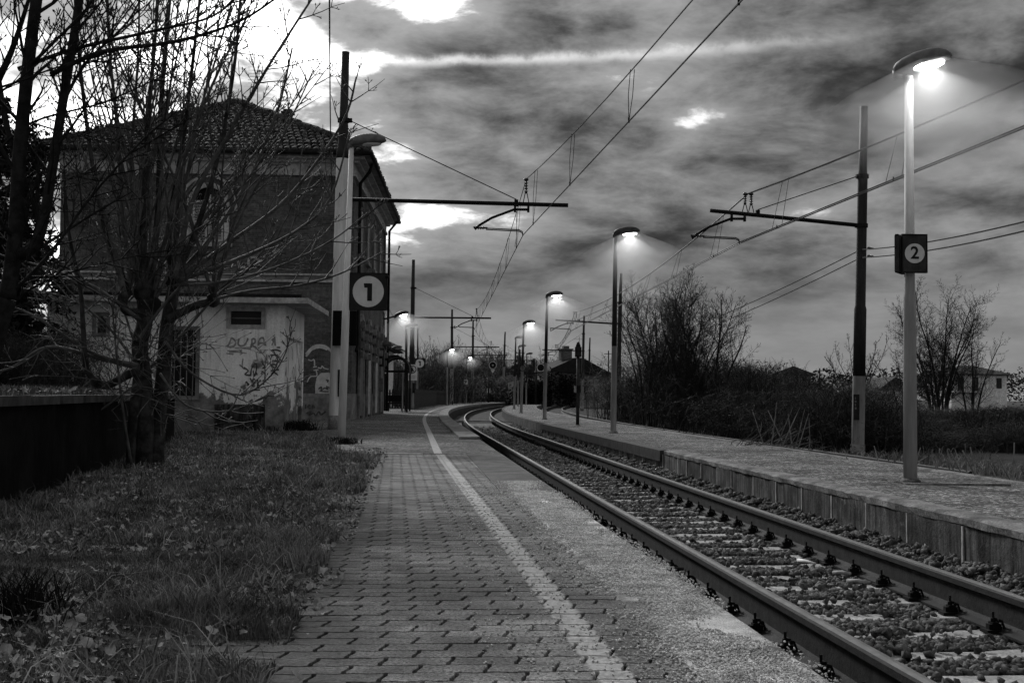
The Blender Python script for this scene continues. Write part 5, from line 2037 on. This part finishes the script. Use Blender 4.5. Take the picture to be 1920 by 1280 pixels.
# dead leaves: lobed, curled
LEAFS = []
for k_ in range(9):
    rr = rng.uniform(.45, 1.1, 12) if k_ % 3 else np.array([1, .5, .95, .45, .8, .4, .3, .4, .8, .45, .95, .5]) * rng.uniform(.8, 1.15, 12)
    aa = np.arange(12) * 2 * PI / 12
    lx_, ly_ = rr * np.cos(aa), rr * np.sin(aa) * rng.uniform(.55, .95)
    lz_ = .55 * rng.uniform(.3, 1.2) * ly_ ** 2 + .3 * rng.uniform(-1, 1) * lx_ ** 2 + rng.uniform(-.12, .22, 12)
    LEAFS.append(np.concatenate([[(0, 0, 0)], np.stack([lx_, ly_, lz_], 1)]))
LF = np.array([(0, 1 + i, 1 + (i + 1) % 12) for i in range(12)])
n = 15000
Y = 2.7 + 17 * rng.random(n) ** 1.7
q = rng.random(n)
X = wall_x(Y) + .05 + (2.96 - .081 * Y - 3.35 - wall_x(Y)) * q
ok = vn(X * 2.2 + 3, Y * 2.2) * .7 + vn(X * 6 + 3, Y * 6) * .3 + rng.normal(0, .07, n) > .47
X, Y = X[ok], Y[ok]
hz = .030 + lawn_h(X, Y) * np.clip((-3.68 - (X - 2.96 + .081 * Y)) * 1.6, 0, 1)
v, f = scatter(np.stack([X, Y, hz], 1), np.clip(rng.gamma(5, .0036, len(X)), .008, .034), LEAFS, LF)
lv = stuff(link('fallen_leaves', np_mesh('fallen_leaves', v, f, 'leaf_dead')))
tag(lv, 'dry fallen leaves scattered through the grass verge', 'leaves')
n = 2600
X, Y = rng.uniform(-13, -4.2, n), rng.uniform(8, 23, n)
ok = X < wall_x(Y) - .05
v, f = scatter(np.stack([X[ok], Y[ok], np.full(ok.sum(), .90)], 1), rng.uniform(.03, .07, ok.sum()), LEAFS, LF)
lv = stuff(link('fallen_leaves', np_mesh('fallen_leaves', v, f, 'leaf_dead')))
tag(lv, 'dry fallen leaves lying on top of the dark loading dock', 'leaves')


# ================================================================== TREES
def rdir(d, ang):
    d = Vector(d).normalized()
    o = d.orthogonal().normalized()
    o.rotate(Matrix.Rotation(random.uniform(0, 2 * PI), 3, d))
    return (d * math.cos(ang) + o * math.sin(ang)).normalized()


def smooth(pts, n=4):
    out = []
    for i in range(len(pts) - 1):
        p0, p1, p2, p3 = pts[max(i - 1, 0)], pts[i], pts[i + 1], pts[min(i + 2, len(pts) - 1)]
        for k in range(n):
            t = k / n
            out.append(.5 * ((2 * p1) + (p2 - p0) * t + (2 * p0 - 5 * p1 + 4 * p2 - p3) * t ** 2 + (3 * p1 - p0 - 3 * p2 + p3) * t ** 3))
    out.append(pts[-1])
    return out


TWMIN = .006


def twig(mb, p, d, L, r, level, up=.25, n=4, budget=None):
    """one twig with opposite pairs of side shoots and a bud at its tip"""
    pts = [p]
    dd = d.copy()
    for i in range(n):
        dd = (dd + Vector((random.gauss(0, .10), random.gauss(0, .10), up / n + random.gauss(0, .07)))).normalized()
        pts.append(pts[-1] + dd * (L / n))
    rad = [max(r * (1 - .72 * i / n), TWMIN * .62) for i in range(n + 1)]
    mb.tube(pts, rad, 3 if r < .012 else 4, False)
    if level <= 0:
        e = pts[-1]
        mb.tube([e, e + dd * rad[-1] * 5, e + dd * rad[-1] * 9], [rad[-1], rad[-1] * 2.4, rad[-1] * .4], 3, False)
        return
    pairs = max(1, int(L / (.26 if level > 1 else .15)))
    pairs = min(pairs, 7)
    for k in range(pairs):
        q = (k + .7) / (pairs + .4)
        i = min(int(q * n), n - 1)
        base = pts[i].lerp(pts[i + 1], q * n - i)
        ax_ = (pts[i + 1] - pts[i]).normalized()
        s_ = rdir(ax_, PI / 2)
        for sg in (-1, 1):
            if random.random() < .22: continue
            sd = (ax_ * .75 + s_ * sg * .8 + Vector((0, 0, .12))).normalized()
            l2 = L * random.uniform(.22, .45) * (1 - .45 * q)
            twig(mb, base, sd, l2, max(r * .55 * (1 - .5 * q), TWMIN), level - 1, up, 3)


def limb(mb, tw, pts, r0, r1, sides=8, spacing=.22, tl=(.5, 1.1), level=2, start=.25, up=.3, ang=.75):
    """a hand-placed limb in mb with twigs along it in tw"""
    P = smooth([Vector(p) for p in pts], 5)
    n = len(P)
    rad = [r0 + (r1 - r0) * (i / (n - 1)) ** .8 for i in range(n)]
    mb.tube(P, rad, sides, True)
    Ltot = sum((P[i + 1] - P[i]).length for i in range(n - 1))
    if not tw: return P
    k = max(1, int(Ltot * (1 - start) / spacing))
    for i in range(k):
        q = start + (1 - start) * (i + random.random()) / k
        j = min(int(q * (n - 1)), n - 2)
        ax_ = (P[j + 1] - P[j]).normalized()
        d = rdir(ax_, ang * random.uniform(.6, 1.3))
        twig(tw, P[j], d, random.uniform(*tl) * (1.15 - .6 * q), max(rad[j] * .34, TWMIN * 1.7), level, up)
    return P


# the maple in front of the dock: two stems cut back to knuckles, then a fan of long whips
T0 = at(275, 882, z=0.0)
mp = thing('maple_tree', 'bare many stemmed maple with pollarded knuckles standing in front of the dark dock', 'tree', T0)
DY = T0.y
A = lambda x, y, dy=0.0: at(x, y, Y=DY + dy) - T0
tk, tw = MB(), MB()
limb(tk, None, [A(268, 885), A(272, 800), A(270, 720), A(262, 650), A(272, 600), A(270, 555)], .105, .085, 12)
limb(tk, None, [A(292, 885, .1), A(296, 790, .12), A(306, 700, .15), A(312, 620, .15), A(322, 560, .2), A(328, 530, .2)], .095, .07, 12)
limb(tk, None, [A(244, 885, -.1), A(248, 800, -.15), A(256, 730, -.1), A(262, 690)], .05, .06, 9)
limb(tk, None, [A(262, 690), A(240, 702, -.1), A(200, 722, -.15), A(182, 716, -.2)], .055, .045, 9)
limb(tk, None, [A(272, 590), A(255, 585, -.05), A(236, 582, -.1), A(228, 560, -.1), A(240, 545, -.15)], .06, .045, 9)
limb(tk, None, [A(312, 600, .1), A(360, 575, .15), A(395, 565, .2)], .055, .045, 8)
for (x, y, dy, r) in ((270, 545, 0, .13), (328, 522, .2, .12), (400, 562, .2, .08), (180, 716, -.2, .07), (265, 690, 0, .10), (285, 575, .05, .11)):
    c = A(x, y, dy)
    prof = [(r * math.sin(PI * i / 6) * random.uniform(.8, 1.15) + .002, r * 1.15 * -math.cos(PI * i / 6)) for i in range(7)]
    tk.lathe(prof, 9, c)
whips = [
    ([(268, 545), (268, 430), (276, 250), (292, 60), (296, -40)], -.1, .034), ([(280, 540), (296, 400), (302, 200), (318, 0), (322, -60)], .1, .038),
    ([(322, 525), (318, 420), (345, 250), (368, 60), (378, -40)], .2, .032), ([(330, 520), (372, 420), (412, 280), (440, 120), (452, -20)], .15, .034),
    ([(328, 522), (400, 440), (470, 330), (520, 210), (548, 90)], .3, .026), ([(332, 525), (430, 455), (540, 370), (640, 235), (668, 145)], .2, .026),
    ([(330, 528), (460, 480), (560, 430), (620, 370), (655, 250)], .0, .022), ([(240, 545), (200, 440), (172, 300), (150, 120), (138, -40)], -.2, .032),
    ([(236, 560), (215, 470), (190, 380), (140, 250), (90, 120)], -.3, .026), ([(182, 716), (162, 690), (156, 620), (150, 540), (128, 430), (120, 320)], -.3, .034),
    ([(262, 545), (232, 430), (222, 260), (205, 90), (200, -30)], .05, .028), ([(274, 560), (250, 470), (246, 300), (258, 120), (262, -20)], .25, .024),
    ([(400, 562), (470, 545), (560, 535), (640, 512), (722, 470)], .1, .018), ([(330, 535), (420, 528), (520, 500), (620, 452), (690, 398)], -.2, .016),
    ([(270, 700), (330, 640), (400, 560), (470, 500), (520, 430)], .1, .020), ([(262, 690), (180, 670), (90, 650), (20, 690), (-40, 700)], -.2, .024),
    ([(260, 685), (170, 660), (60, 590), (-30, 560)], -.35, .022), ([(262, 600), (180, 540), (80, 500), (-30, 470)], -.3, .020),
    ([(310, 640), (360, 700), (450, 740), (520, 690), (548, 620)], -.2, .014), ([(300, 700), (350, 760), (430, 770), (500, 740)], -.3, .013),
    ([(255, 720), (200, 760), (150, 790), (90, 800)], -.3, .012), ([(258, 640), (300, 580), (380, 480), (420, 360)], -.3, .018),
    ([(246, 870), (232, 780), (218, 660), (210, 560)], -.25, .018), ([(285, 700), (252, 640), (224, 560), (180, 470)], .3, .018),
    ([(262, 690), (200, 610), (130, 560), (40, 540)], .2, .016), ([(400, 562), (440, 520), (500, 480), (540, 400), (585, 300)], .3, .020),
    ([(328, 522), (360, 380), (430, 250), (500, 130), (590, -10)], -.1, .028), ([(325, 522), (340, 330), (398, 160), (470, 20)], .35, .026)]
for pts, dy, r in whips:
    n = len(pts)
    w_ = [A(x, y, dy * (1 + 1.2 * i / n) + random.uniform(-.12, .12)) for i, (x, y) in enumerate(pts)]
    limb(tk if r > .03 else tw, tw, w_, r * 1.25, r * .42, 7, .15, (.4, 1.0), 2, .40, .32)
for k in range(36):
    src = random.choice(((270, 545, 0), (328, 522, .2), (400, 562, .2), (285, 575, .05), (236, 570, -.1), (322, 530, .2)))
    ex_ = random.uniform(110, 650)
    ey_ = random.uniform(-90, 60) if ex_ < 500 else random.uniform(100, 300)
    p0_, p3_ = A(*src), A(ex_, ey_, random.uniform(-.7, .9))
    sw = Vector(((p3_.x - p0_.x) * .15, 0, .25))
    r_ = random.uniform(.015, .026)
    limb(tw, tw, [p0_, p0_.lerp(p3_, .33) + sw * -.5 + Vector((0, 0, .15)), p0_.lerp(p3_, .68) - sw * .3, p3_], r_, r_ * .3, 5, .19, (.3, .8), 2, .45, .32)
for k in range(18):
    src = random.choice(((270, 545, 0), (328, 522, .2), (400, 562, .2), (180, 716, -.2), (265, 690, 0), (285, 575, .05), (236, 570, -.1)))
    p = A(*src)
    d = Vector((random.gauss(0, .75), random.gauss(0, .6), random.uniform(.05, 1.0))).normalized()
    twig(tw, p, d, random.uniform(1.0, 2.6), random.uniform(.006, .013), 2, random.uniform(-.25, .45), 6)
for k in range(26):
    p = A(random.uniform(240, 320), random.uniform(620, 800), random.uniform(-.2, .2))
    d = Vector((random.gauss(0, 1), random.gauss(-.2, .6), random.uniform(-.2, .5))).normalized()
    twig(tw, p, d, random.uniform(.5, 1.5), random.uniform(.004, .008), 1, random.uniform(-.5, .4), 6)
tk.build('trunk', 'bark_grey', mp, True)
tw.build('crown', 'twig_grey', mp, True)

# big dark tree leaning in from the left edge
T1 = at(-38, 760, Y=12.2); T1.z = .86
bt = thing('dark_tree', 'big dark tree with thick limbs leaning in at the top left corner', 'tree', T1)
A = lambda x, y, dy=0.0: at(x, y, Y=12.2 + dy) - T1
tk, tw = MB(), MB()
limb(tk, None, [Vector((0, 0, 0)), A(-12, 640), A(14, 560)], .12, .09, 12)
limb(tk, tw, [A(14, 560), A(28, 450), A(36, 300), A(52, 130), A(72, -30), A(80, -120)], .085, .05, 12, .2, (.7, 1.5), 2, .1)
limb(tk, tw, [A(28, 480), A(62, 462), A(80, 420), A(96, 330), A(118, 190), A(140, 60), A(160, -80)], .062, .04, 10, .2, (.7, 1.5), 2, .15)
for pts, r, dy in (([(34, 130), (140, 92), (290, 58), (400, 30), (470, -30)], .026, .1), ([(96, 140), (190, 98), (330, 78), (450, 40), (540, -20)], .030, -.2),
                   ([(-20, 300), (60, 230), (200, 190), (330, 130)], .018, .2), ([(10, 560), (90, 480), (170, 370), (260, 270), (330, 210)], .022, .0),
                   ([(-30, 200), (20, 100), (60, -20)], .05, -.3), ([(40, 330), (10, 220), (-10, 60), (0, -60)], .04, .3), ([(-30, 620), (60, 540), (170, 500), (300, 470)], .016, .1),
                   ([(110, 210), (160, 120), (240, 40), (280, -40)], .022, .2), ([(60, 120), (150, 30), (210, -40)], .02, -.2), ([(-30, 460), (60, 380), (140, 330), (220, 320)], .014, .3)):
    limb(tk if r > .02 else tw, tw, [A(x, y, dy * (1 + i * .4)) for i, (x, y) in enumerate(pts)], r, r * .3, 8, .13, (.5, 1.2), 2, .12)
tk.build('trunk', 'bark_dark', bt, True)
tw.build('crown', 'twig_dark', bt, True)


# generic bare tree
def bare_tree(h, stems, spread, seed, trunk_h=.25, fine=1.0, r=.09, up=.35, level=2, tl=(.7, 1.5), sp=.33):
    random.seed(seed)
    tk, tw = MB(), MB()
    for s_ in range(stems):
        a = 2 * PI * s_ / stems + random.uniform(-.5, .5)
        o = Vector((math.cos(a), math.sin(a), 0))
        hh = h * random.uniform(.75, 1.05)
        b = o * (.25 if stems > 1 else 0)
        e = o * spread * random.uniform(.5, 1.05)
        pts = [b, b + Vector((0, 0, hh * trunk_h)) + e * .08, e * .45 + Vector((0, 0, hh * .55)), e * .8 + Vector((random.uniform(-.2, .2), 0, hh * .8)), e + Vector((0, 0, hh))]
        P = limb(tk, tw, pts, r, r * .18, 6, sp / fine, tl, level, .2, up)
    return tk.mesh('trunk', 'bark_dark', True), tw.mesh('crown', 'twig_dark', True)


def plant_tree(me, p, s_, rz, label, name='bare_tree', cat='tree', group=None):
    t = thing(name, label, cat, p, rz, group)
    t.scale = s_ if hasattr(s_, '__len__') else (s_,) * 3
    link('trunk', me[0], t); link('crown', me[1], t)
    return t


TWMIN = .011
TWMIN = .007
cl_a = bare_tree(6.4, 6, 2.3, 3, fine=1.0, r=.06, tl=(1.3, 2.5), sp=.20, up=.30)
cl_b = bare_tree(6.0, 4, 1.9, 5, fine=1.0, r=.08, tl=(1.0, 2.0), sp=.24, up=.3)
cl_c = bare_tree(5.0, 8, 2.2, 8, fine=1.0, r=.05, tl=(.8, 1.6), sp=.24, up=.5)
cl_d = bare_tree(6.5, 7, 2.8, 13, fine=1.0, r=.075, tl=(1.3, 2.6), sp=.22, up=.2)


def gp(x, Y, z=-.64):
    q = at(x, 760, Y=Y); q.z = z
    return q


for (me, x, Y, s_, rz, lab) in (
        (cl_a, 1215, 52, .92, .2, 'dense bare tree at the left end of the clump behind the second lamp'),
        (cl_a, 1262, 54, 1.0, 1.7, 'tallest dense bare tree in the middle of the clump behind the second lamp'),
        (cl_a, 1308, 57, .95, 3.4, 'dense bare tree at the right end of the clump behind the second lamp'),
        (cl_a, 1238, 58, .98, 4.4, 'dense bare tree set back between the left and middle trees of the clump'),
        (cl_a, 1286, 50, .90, 5.3, 'dense bare tree standing forward between the middle and right trees of the clump'),
        (cl_b, 1338, 50, .98, 1.1, 'open branched bare tree leaning right of the dense clump'),
        (cl_c, 1608, 75, .98, .4, 'bare fan shaped tree behind the dark mast at the right'),
        (cl_c, 1698, 78, .9, 2.1, 'bare tree behind the nearest lamp post shaft'),
        (cl_d, 1765, 70, 1.16, .7, 'tall spreading bare tree before the pale far house'),
        (cl_d, 1752, 78, 1.1, 3.9, 'spreading bare tree standing close behind the tall one before the pale house'),
        (cl_b, 1822, 72, 1.0, 2.6, 'slanting bare tree right of the tall spreading one'),
        (cl_c, 1455, 62, .62, 1.5, 'small bare tree rising from the scrub left of the dark mast'),
        (cl_c, 822, 128, 1.25, .6, 'bare tree behind the lamp at the end of the picket fence'),
        (cl_b, 745, 88, .62, .2, 'bare tree behind the arched shelter'),
        (cl_c, 700, 92, .75, 1.2, 'bare tree behind the station house corner'),
        (cl_c, 1010, 185, 1.6, 1.0, 'bare tree rising left of the ivy clad house')):
    plant_tree(me, gp(x, Y, -.64 if x > 950 else 0), s_, rz, lab)


# conifers
def conifer(h, w, seed, n_br=110, dens=60):
    rs = np.random.default_rng(seed)
    random.seed(seed)
    tk = MB().tube([(0, 0, 0), (0, 0, h)], [h * .022, .01], 7)
    P = []
    for i in range(n_br):
        z = h * (.08 + .9 * (i / n_br))
        L = w * (1 - z / h) ** .8 * random.uniform(.7, 1.1) + .15
        a = random.uniform(0, 2 * PI)
        d = Vector((math.cos(a), math.sin(a), 0))
        pts = [Vector((0, 0, z)), d * L * .5 + Vector((0, 0, z + .05 * L)), d * L + Vector((0, 0, z - .22 * L))]
        tk.tube(pts, [.03, .02, .006], 4, False)
        m_ = int(dens * L / w) + 6
        q = rs.random(m_)
        for t in q:
            p = pts[0].lerp(pts[1], t * 2) if t < .5 else pts[1].lerp(pts[2], t * 2 - 1)
            P.append((p.x + rs.normal(0, .10), p.y + rs.normal(0, .10), p.z + rs.normal(-.08, .09)))
    P = np.array(P)
    spr = []
    for _ in range(4):
        a = rs.uniform(0, 2 * PI, 5)
        vv = []
        for t in a: vv += [(0, 0, .05), (math.cos(t + .35), math.sin(t + .35), -.25), (math.cos(t) * 1.3, math.sin(t) * 1.3, -.55)]
        spr.append(np.array(vv))
    v, f = scatter(P, rs.uniform(.10, .22, len(P)), spr, np.array([(3 * i, 3 * i + 1, 3 * i + 2) for i in range(5)]))
    return tk.mesh('trunk', 'bark_dark', True), np_mesh('crown', v, f, 'needle_dark')


cf = conifer(7.5, 1.7, 4, 90, 34)
plant_tree(cf, Vector((at(22, 740, Y=27).x, 27.5, .3)), .9, .3, 'dark conifer left of the white outbuilding', 'conifer')
plant_tree(cf, Vector((at(-20, 740, Y=23).x, 23, .8)), .78, 1.5, 'dark conifer cut by the left picture edge', 'conifer')
pn = conifer(6.5, 3.6, 9, 70, 60)
plant_tree(pn, gp(972, 185, -.6), (1.15, 1.15, 1.2), 0, 'black spreading conifer far behind the island lamps', 'conifer')
plant_tree(pn, gp(1000, 190, -.6), (.9, .9, 1.15), 1, 'second black conifer right of the spreading far one', 'conifer')


# bramble thicket: arching stems with small leaves
def bramble(seed, n_st, h, w, leafy, mat_s='bramble_dark', mat_l='bramble_leaf', lsz=(.03, .06), arch=.8):
    random.seed(seed)
    rs = np.random.default_rng(seed)
    st = MB()
    P = []
    for i in range(n_st):
        a = random.uniform(0, 2 * PI)
        b = Vector((random.gauss(0, w * .35), random.gauss(0, w * .3), 0))
        d = Vector((math.cos(a), math.sin(a), 0)) * random.uniform(.1, w * .6)
        hh = h * random.uniform(.35, 1.0)
        pts = [b, b + d * .3 + Vector((0, 0, hh * .65)), b + d * .75 + Vector((0, 0, hh)), b + d * 1.2 + Vector((0, 0, hh * (1 - .5 * random.random() * arch)))]
        pts = smooth(pts, 2)
        st.tube(pts, [.014 - .0018 * k for k in range(len(pts))], 3, False)
        for k in range(5):
            q = random.uniform(.2, 1) * (len(pts) - 1)
            j = min(int(q), len(pts) - 2)
            p = pts[j].lerp(pts[j + 1], q - j)
            e = p + rdir((0, 0, 1), random.uniform(.3, 1.4)) * random.uniform(.2, .6)
            st.tube([p, (p + e) / 2 + Vector((0, 0, .04)), e], [.006, .005, .003], 3, False)
            for _ in range(leafy):
                t = random.random()
                c = p.lerp(e, t)
                P.append((c.x + random.gauss(0, .05), c.y + random.gauss(0, .05), c.z + random.gauss(0, .05)))
    P = np.array(P)
    v, f = scatter(P, rs.uniform(lsz[0], lsz[1], len(P)), [np.array([(-1, 0, 0), (0, -.5, .2), (1, 0, 0), (0, .5, .2)], float)], np.array([(0, 1, 2), (0, 2, 3)]))
    return st.mesh('stems', mat_s), np_mesh('leaves', v, f, mat_l)


def plant_bush(me, p, s_, rz, label, group=None, name='bramble_bush', cat='bush'):
    t = thing(name, label, cat, p, rz, group)
    t.scale = s_ if hasattr(s_, '__len__') else (s_,) * 3
    link('stems', me[0], t); link('leaves', me[1], t)
    return t


BR = [bramble(21, 380, 2.1, 2.4, 1, 'bramble_dark', 'bramble_leaf', (.02, .04)), bramble(22, 300, 2.5, 2.2, 1, 'twig_grey', 'bramble_leaf'), bramble(23, 320, 1.9, 2.6, 2, 'bramble_dark', 'bramble_leaf', (.02, .05)), bramble(24, 260, 2.9, 1.9, 1, 'bramble_dark', 'bramble_leaf', (.02, .04), .3)]
BLS = bramble(40, 200, 2.6, 2.2, 7, 'twig_pale', 'blossom_pale', (.05, .10), .4)
BLF = bramble(41, 220, 3.0, 2.6, 6, 'bramble_dark', 'blossom_pale', (.035, .07), .4)
random.seed(77)
k = 0
for (Y, x0, x1, stp, s_) in ((35, 1250, 1960, 82, .80), (42, 1195, 1960, 78, .98), (52, 1165, 1960, 72, 1.12), (68, 1150, 1960, 66, 1.22)):
    x = x0
    while x < x1:
        jx, jy = random.uniform(-22, 22), random.uniform(-2, 2)
        p = gp(x + jx, Y + jy, -.62)
        lim = TRK2 + 2.9
        if (p.x - track_x(p.y)) < lim: p.x = track_x(p.y) + lim + random.random()
        low = .46 if x > 1640 else (.82 if x > 1400 else 1.0)
        sc2 = s_ * random.uniform(.8, 1.12)
        plant_bush(BR[random.choice((0, 1, 1, 2, 3))], p, (sc2 * 1.25, sc2 * 1.1, sc2 * low * random.uniform(.62, 1.1)), random.uniform(0, 6.28),
                   'dark bramble bush in the %s rank of the thicket, %s' % (
                       {35: 'front', 42: 'second', 52: 'third', 68: 'rearmost'}[Y],
                       'behind the second lamp' if x < 1290 else 'under the dense bare clump' if x < 1400 else 'below the half hidden gable' if x < 1530
                       else 'around the dark mast' if x < 1660 else 'behind the nearest lamp post' if x < 1760 else 'before the pale far house' if x < 1880 else 'at the right picture edge'),
                   'brambles in the thicket')
        k += 1
        x += stp
# far hedge and pale blossoming bushes beyond the curve
for (x, Y, s_, me, lab) in ((872, 140, 1.35, BLS, 'pale blossoming bush beyond the far left lamp'), (955, 160, 1.5, BLS, 'pale blossoming bush behind the far island lamps'),
                            (905, 165, 1.5, BLF, 'dusky flecked bush between the two pale blossoming bushes'), (1000, 182, 1.4, BLF, 'dusky flecked bush left of the dark round signal'),
                            (1365, 66, 1.15, BLF, 'pale flecked bush right of the dense bare clump'), (1395, 70, 1.0, BLS, 'pale blossom at the right edge of the dense clump')):
    plant_bush(me, gp(x, Y, -.6), s_, x * .1, lab, name='blossom_bush')
random.seed(5)
for i, (x, Y, s_) in enumerate(((705, 96, 1.3), (735, 100, 1.4), (775, 112, 1.5), (800, 125, 1.7), (830, 135, 2.0), (850, 160, 2.2), (885, 172, 2.3), (915, 180, 2.4), (945, 190, 2.4), (985, 195, 2.3), (1015, 170, 1.9), (1035, 175, 1.6))):
    plant_bush(BR[(1, 3, 0)[i % 3]], gp(x, Y, -.3), (s_ * 1.3, s_, s_ * 1.12), i * 1.3, 'dark leafless bush in the far hedge, %s' % ('behind the arched shelter' if x < 760 else 'behind the picket fence' if x < 840 else 'beside the far left lamp' if x < 900
                                                                     else 'behind the round signal' if x < 930 else 'behind the far island lamps' if x < 1000 else 'left of the ivy clad house'), 'hedge beyond the platforms')
for i, (x, Y, s_) in enumerate(((10, 26, .9), (60, 30, 1.0), (30, 20, .6))):
    plant_bush(BR[i % 3], Vector((at(x, 740, Y=Y).x, Y, .7 if Y < 25 else 0)), s_, i * 2.1, ('dark bush at the left picture edge beside the conifer', 'dark bush left of the white outbuilding under the conifer', 'low dark bush on top of the loading dock')[i], 'bushes under the conifers')

# far belt of trees on the horizon: one distant mass
n = 26000
az = rng.uniform(-.52, .52, n)
dist = rng.uniform(300, 420, n)
hh = (4.5 + 4.5 * vn(az * 60, dist * .004) + 2.5 * vn(az * 220, dist * .01)) * rng.random(n) ** .6
P = np.stack([np.sin(az) * dist, np.cos(az) * dist, hh - .6], 1)
v, f = scatter(P, rng.uniform(.25, .7, n), [np.array([(-1, 0, 0), (0, -.6, .3), (1, 0, 0), (0, .6, .3)], float)], np.array([(0, 1, 2), (0, 2, 3)]))
fw = stuff(link('distant_wood', np_mesh('distant_wood', v, f, 'bramble_leaf')))
tag(fw, 'dim belt of distant woodland along the horizon', 'woodland')

# pale cut branches and dry stalks at the back edge of the island platform
random.seed(31)
b0 = at(1440, 838, Y=24.5); b0.z = -.5
t = thing('brush_pile', 'pale heap of cut branches at the back edge of the island platform', 'branches', b0)
mb = MB()
for i in range(46):
    a = Vector((random.uniform(-1.0, .35), random.uniform(-.3, .3), random.uniform(0, .25)))
    e = a + Vector((random.uniform(.4, 1.2), random.uniform(-.3, .3), random.uniform(.15, .75)))
    m_ = (a + e) / 2 + Vector((random.gauss(0, .05), 0, random.gauss(.06, .05)))
    mb.tube([a, m_, e], [.013, .010, .005], 4, False)
mb.build('cut_branches', 'twig_pale', t)
b0 = at(1472, 850, Y=24); b0.z = -.5
for (x, Y, h_, n_, lab) in ((1475, 24.5, 1.1, 9, 'pale stemmed shrub fanning out right of the heap of cut branches'), (1655, 19.0, .62, 6, 'dry cut stalks just right of the dark mast foot'), (1775, 16.6, .70, 9, 'dry broken stalks right of the nearest lamp foot'), (1868, 15.2, .75, 9, 'dry broken stalks near the right picture edge')):
    p = at(x, 850, Y=Y); p.z = -.5
    p.x = max(p.x, track_x(Y) + ISL1 + .25)
    t = thing('dry_stalks', lab, 'stalks', p)
    for i in range(n_):
        a = Vector((random.uniform(-.45, .45), random.uniform(-.25, .25), 0))
        d = Vector((random.gauss(0, .35), random.gauss(0, .2), 1)).normalized() * h_ * random.uniform(.8, 1.25)
        mb = MB().tube([a, a + d * .5 + Vector((random.gauss(0, .02), 0, 0)), a + d], [.014, .012, .008], 5)
        if random.random() < .5:
            s_ = a + d * random.uniform(.5, .8)
            mb.tube([s_, s_ + Vector((random.uniform(-.2, .2), 0, random.uniform(.02, .2)))], [.008, .005], 4)
        mb.build('stalk', 'grass_dry', t)
# low dry growth along the embankment beside the second track
GV, GF, gn = [], [], 0
for (ya, yb, n, h0, o0, o1) in ((12, 30, 9000, .30, 4.25, 9.5), (30, 80, 9000, .35, 7.6, 12)):
    Y = rng.uniform(ya, yb, n); o = rng.uniform(o0, o1, n)
    ok = vn(o * .8, Y * .5) > .42
    P = off_np(Y[ok], o[ok], np.full(ok.sum(), -.60))
    v, f = blades(len(P), P, h0 * rng.uniform(.3, 1.3, len(P)), np.full(len(P), .009), .7)
    GV.append(v); GF.append(f + gn); gn += len(v)
dg_ = stuff(link('dry_grass', np_mesh('dry_grass', np.concatenate(GV), np.concatenate(GF), 'grass_blade')))
tag(dg_, 'rough dry grass on the low ground behind the island platform', 'grass')
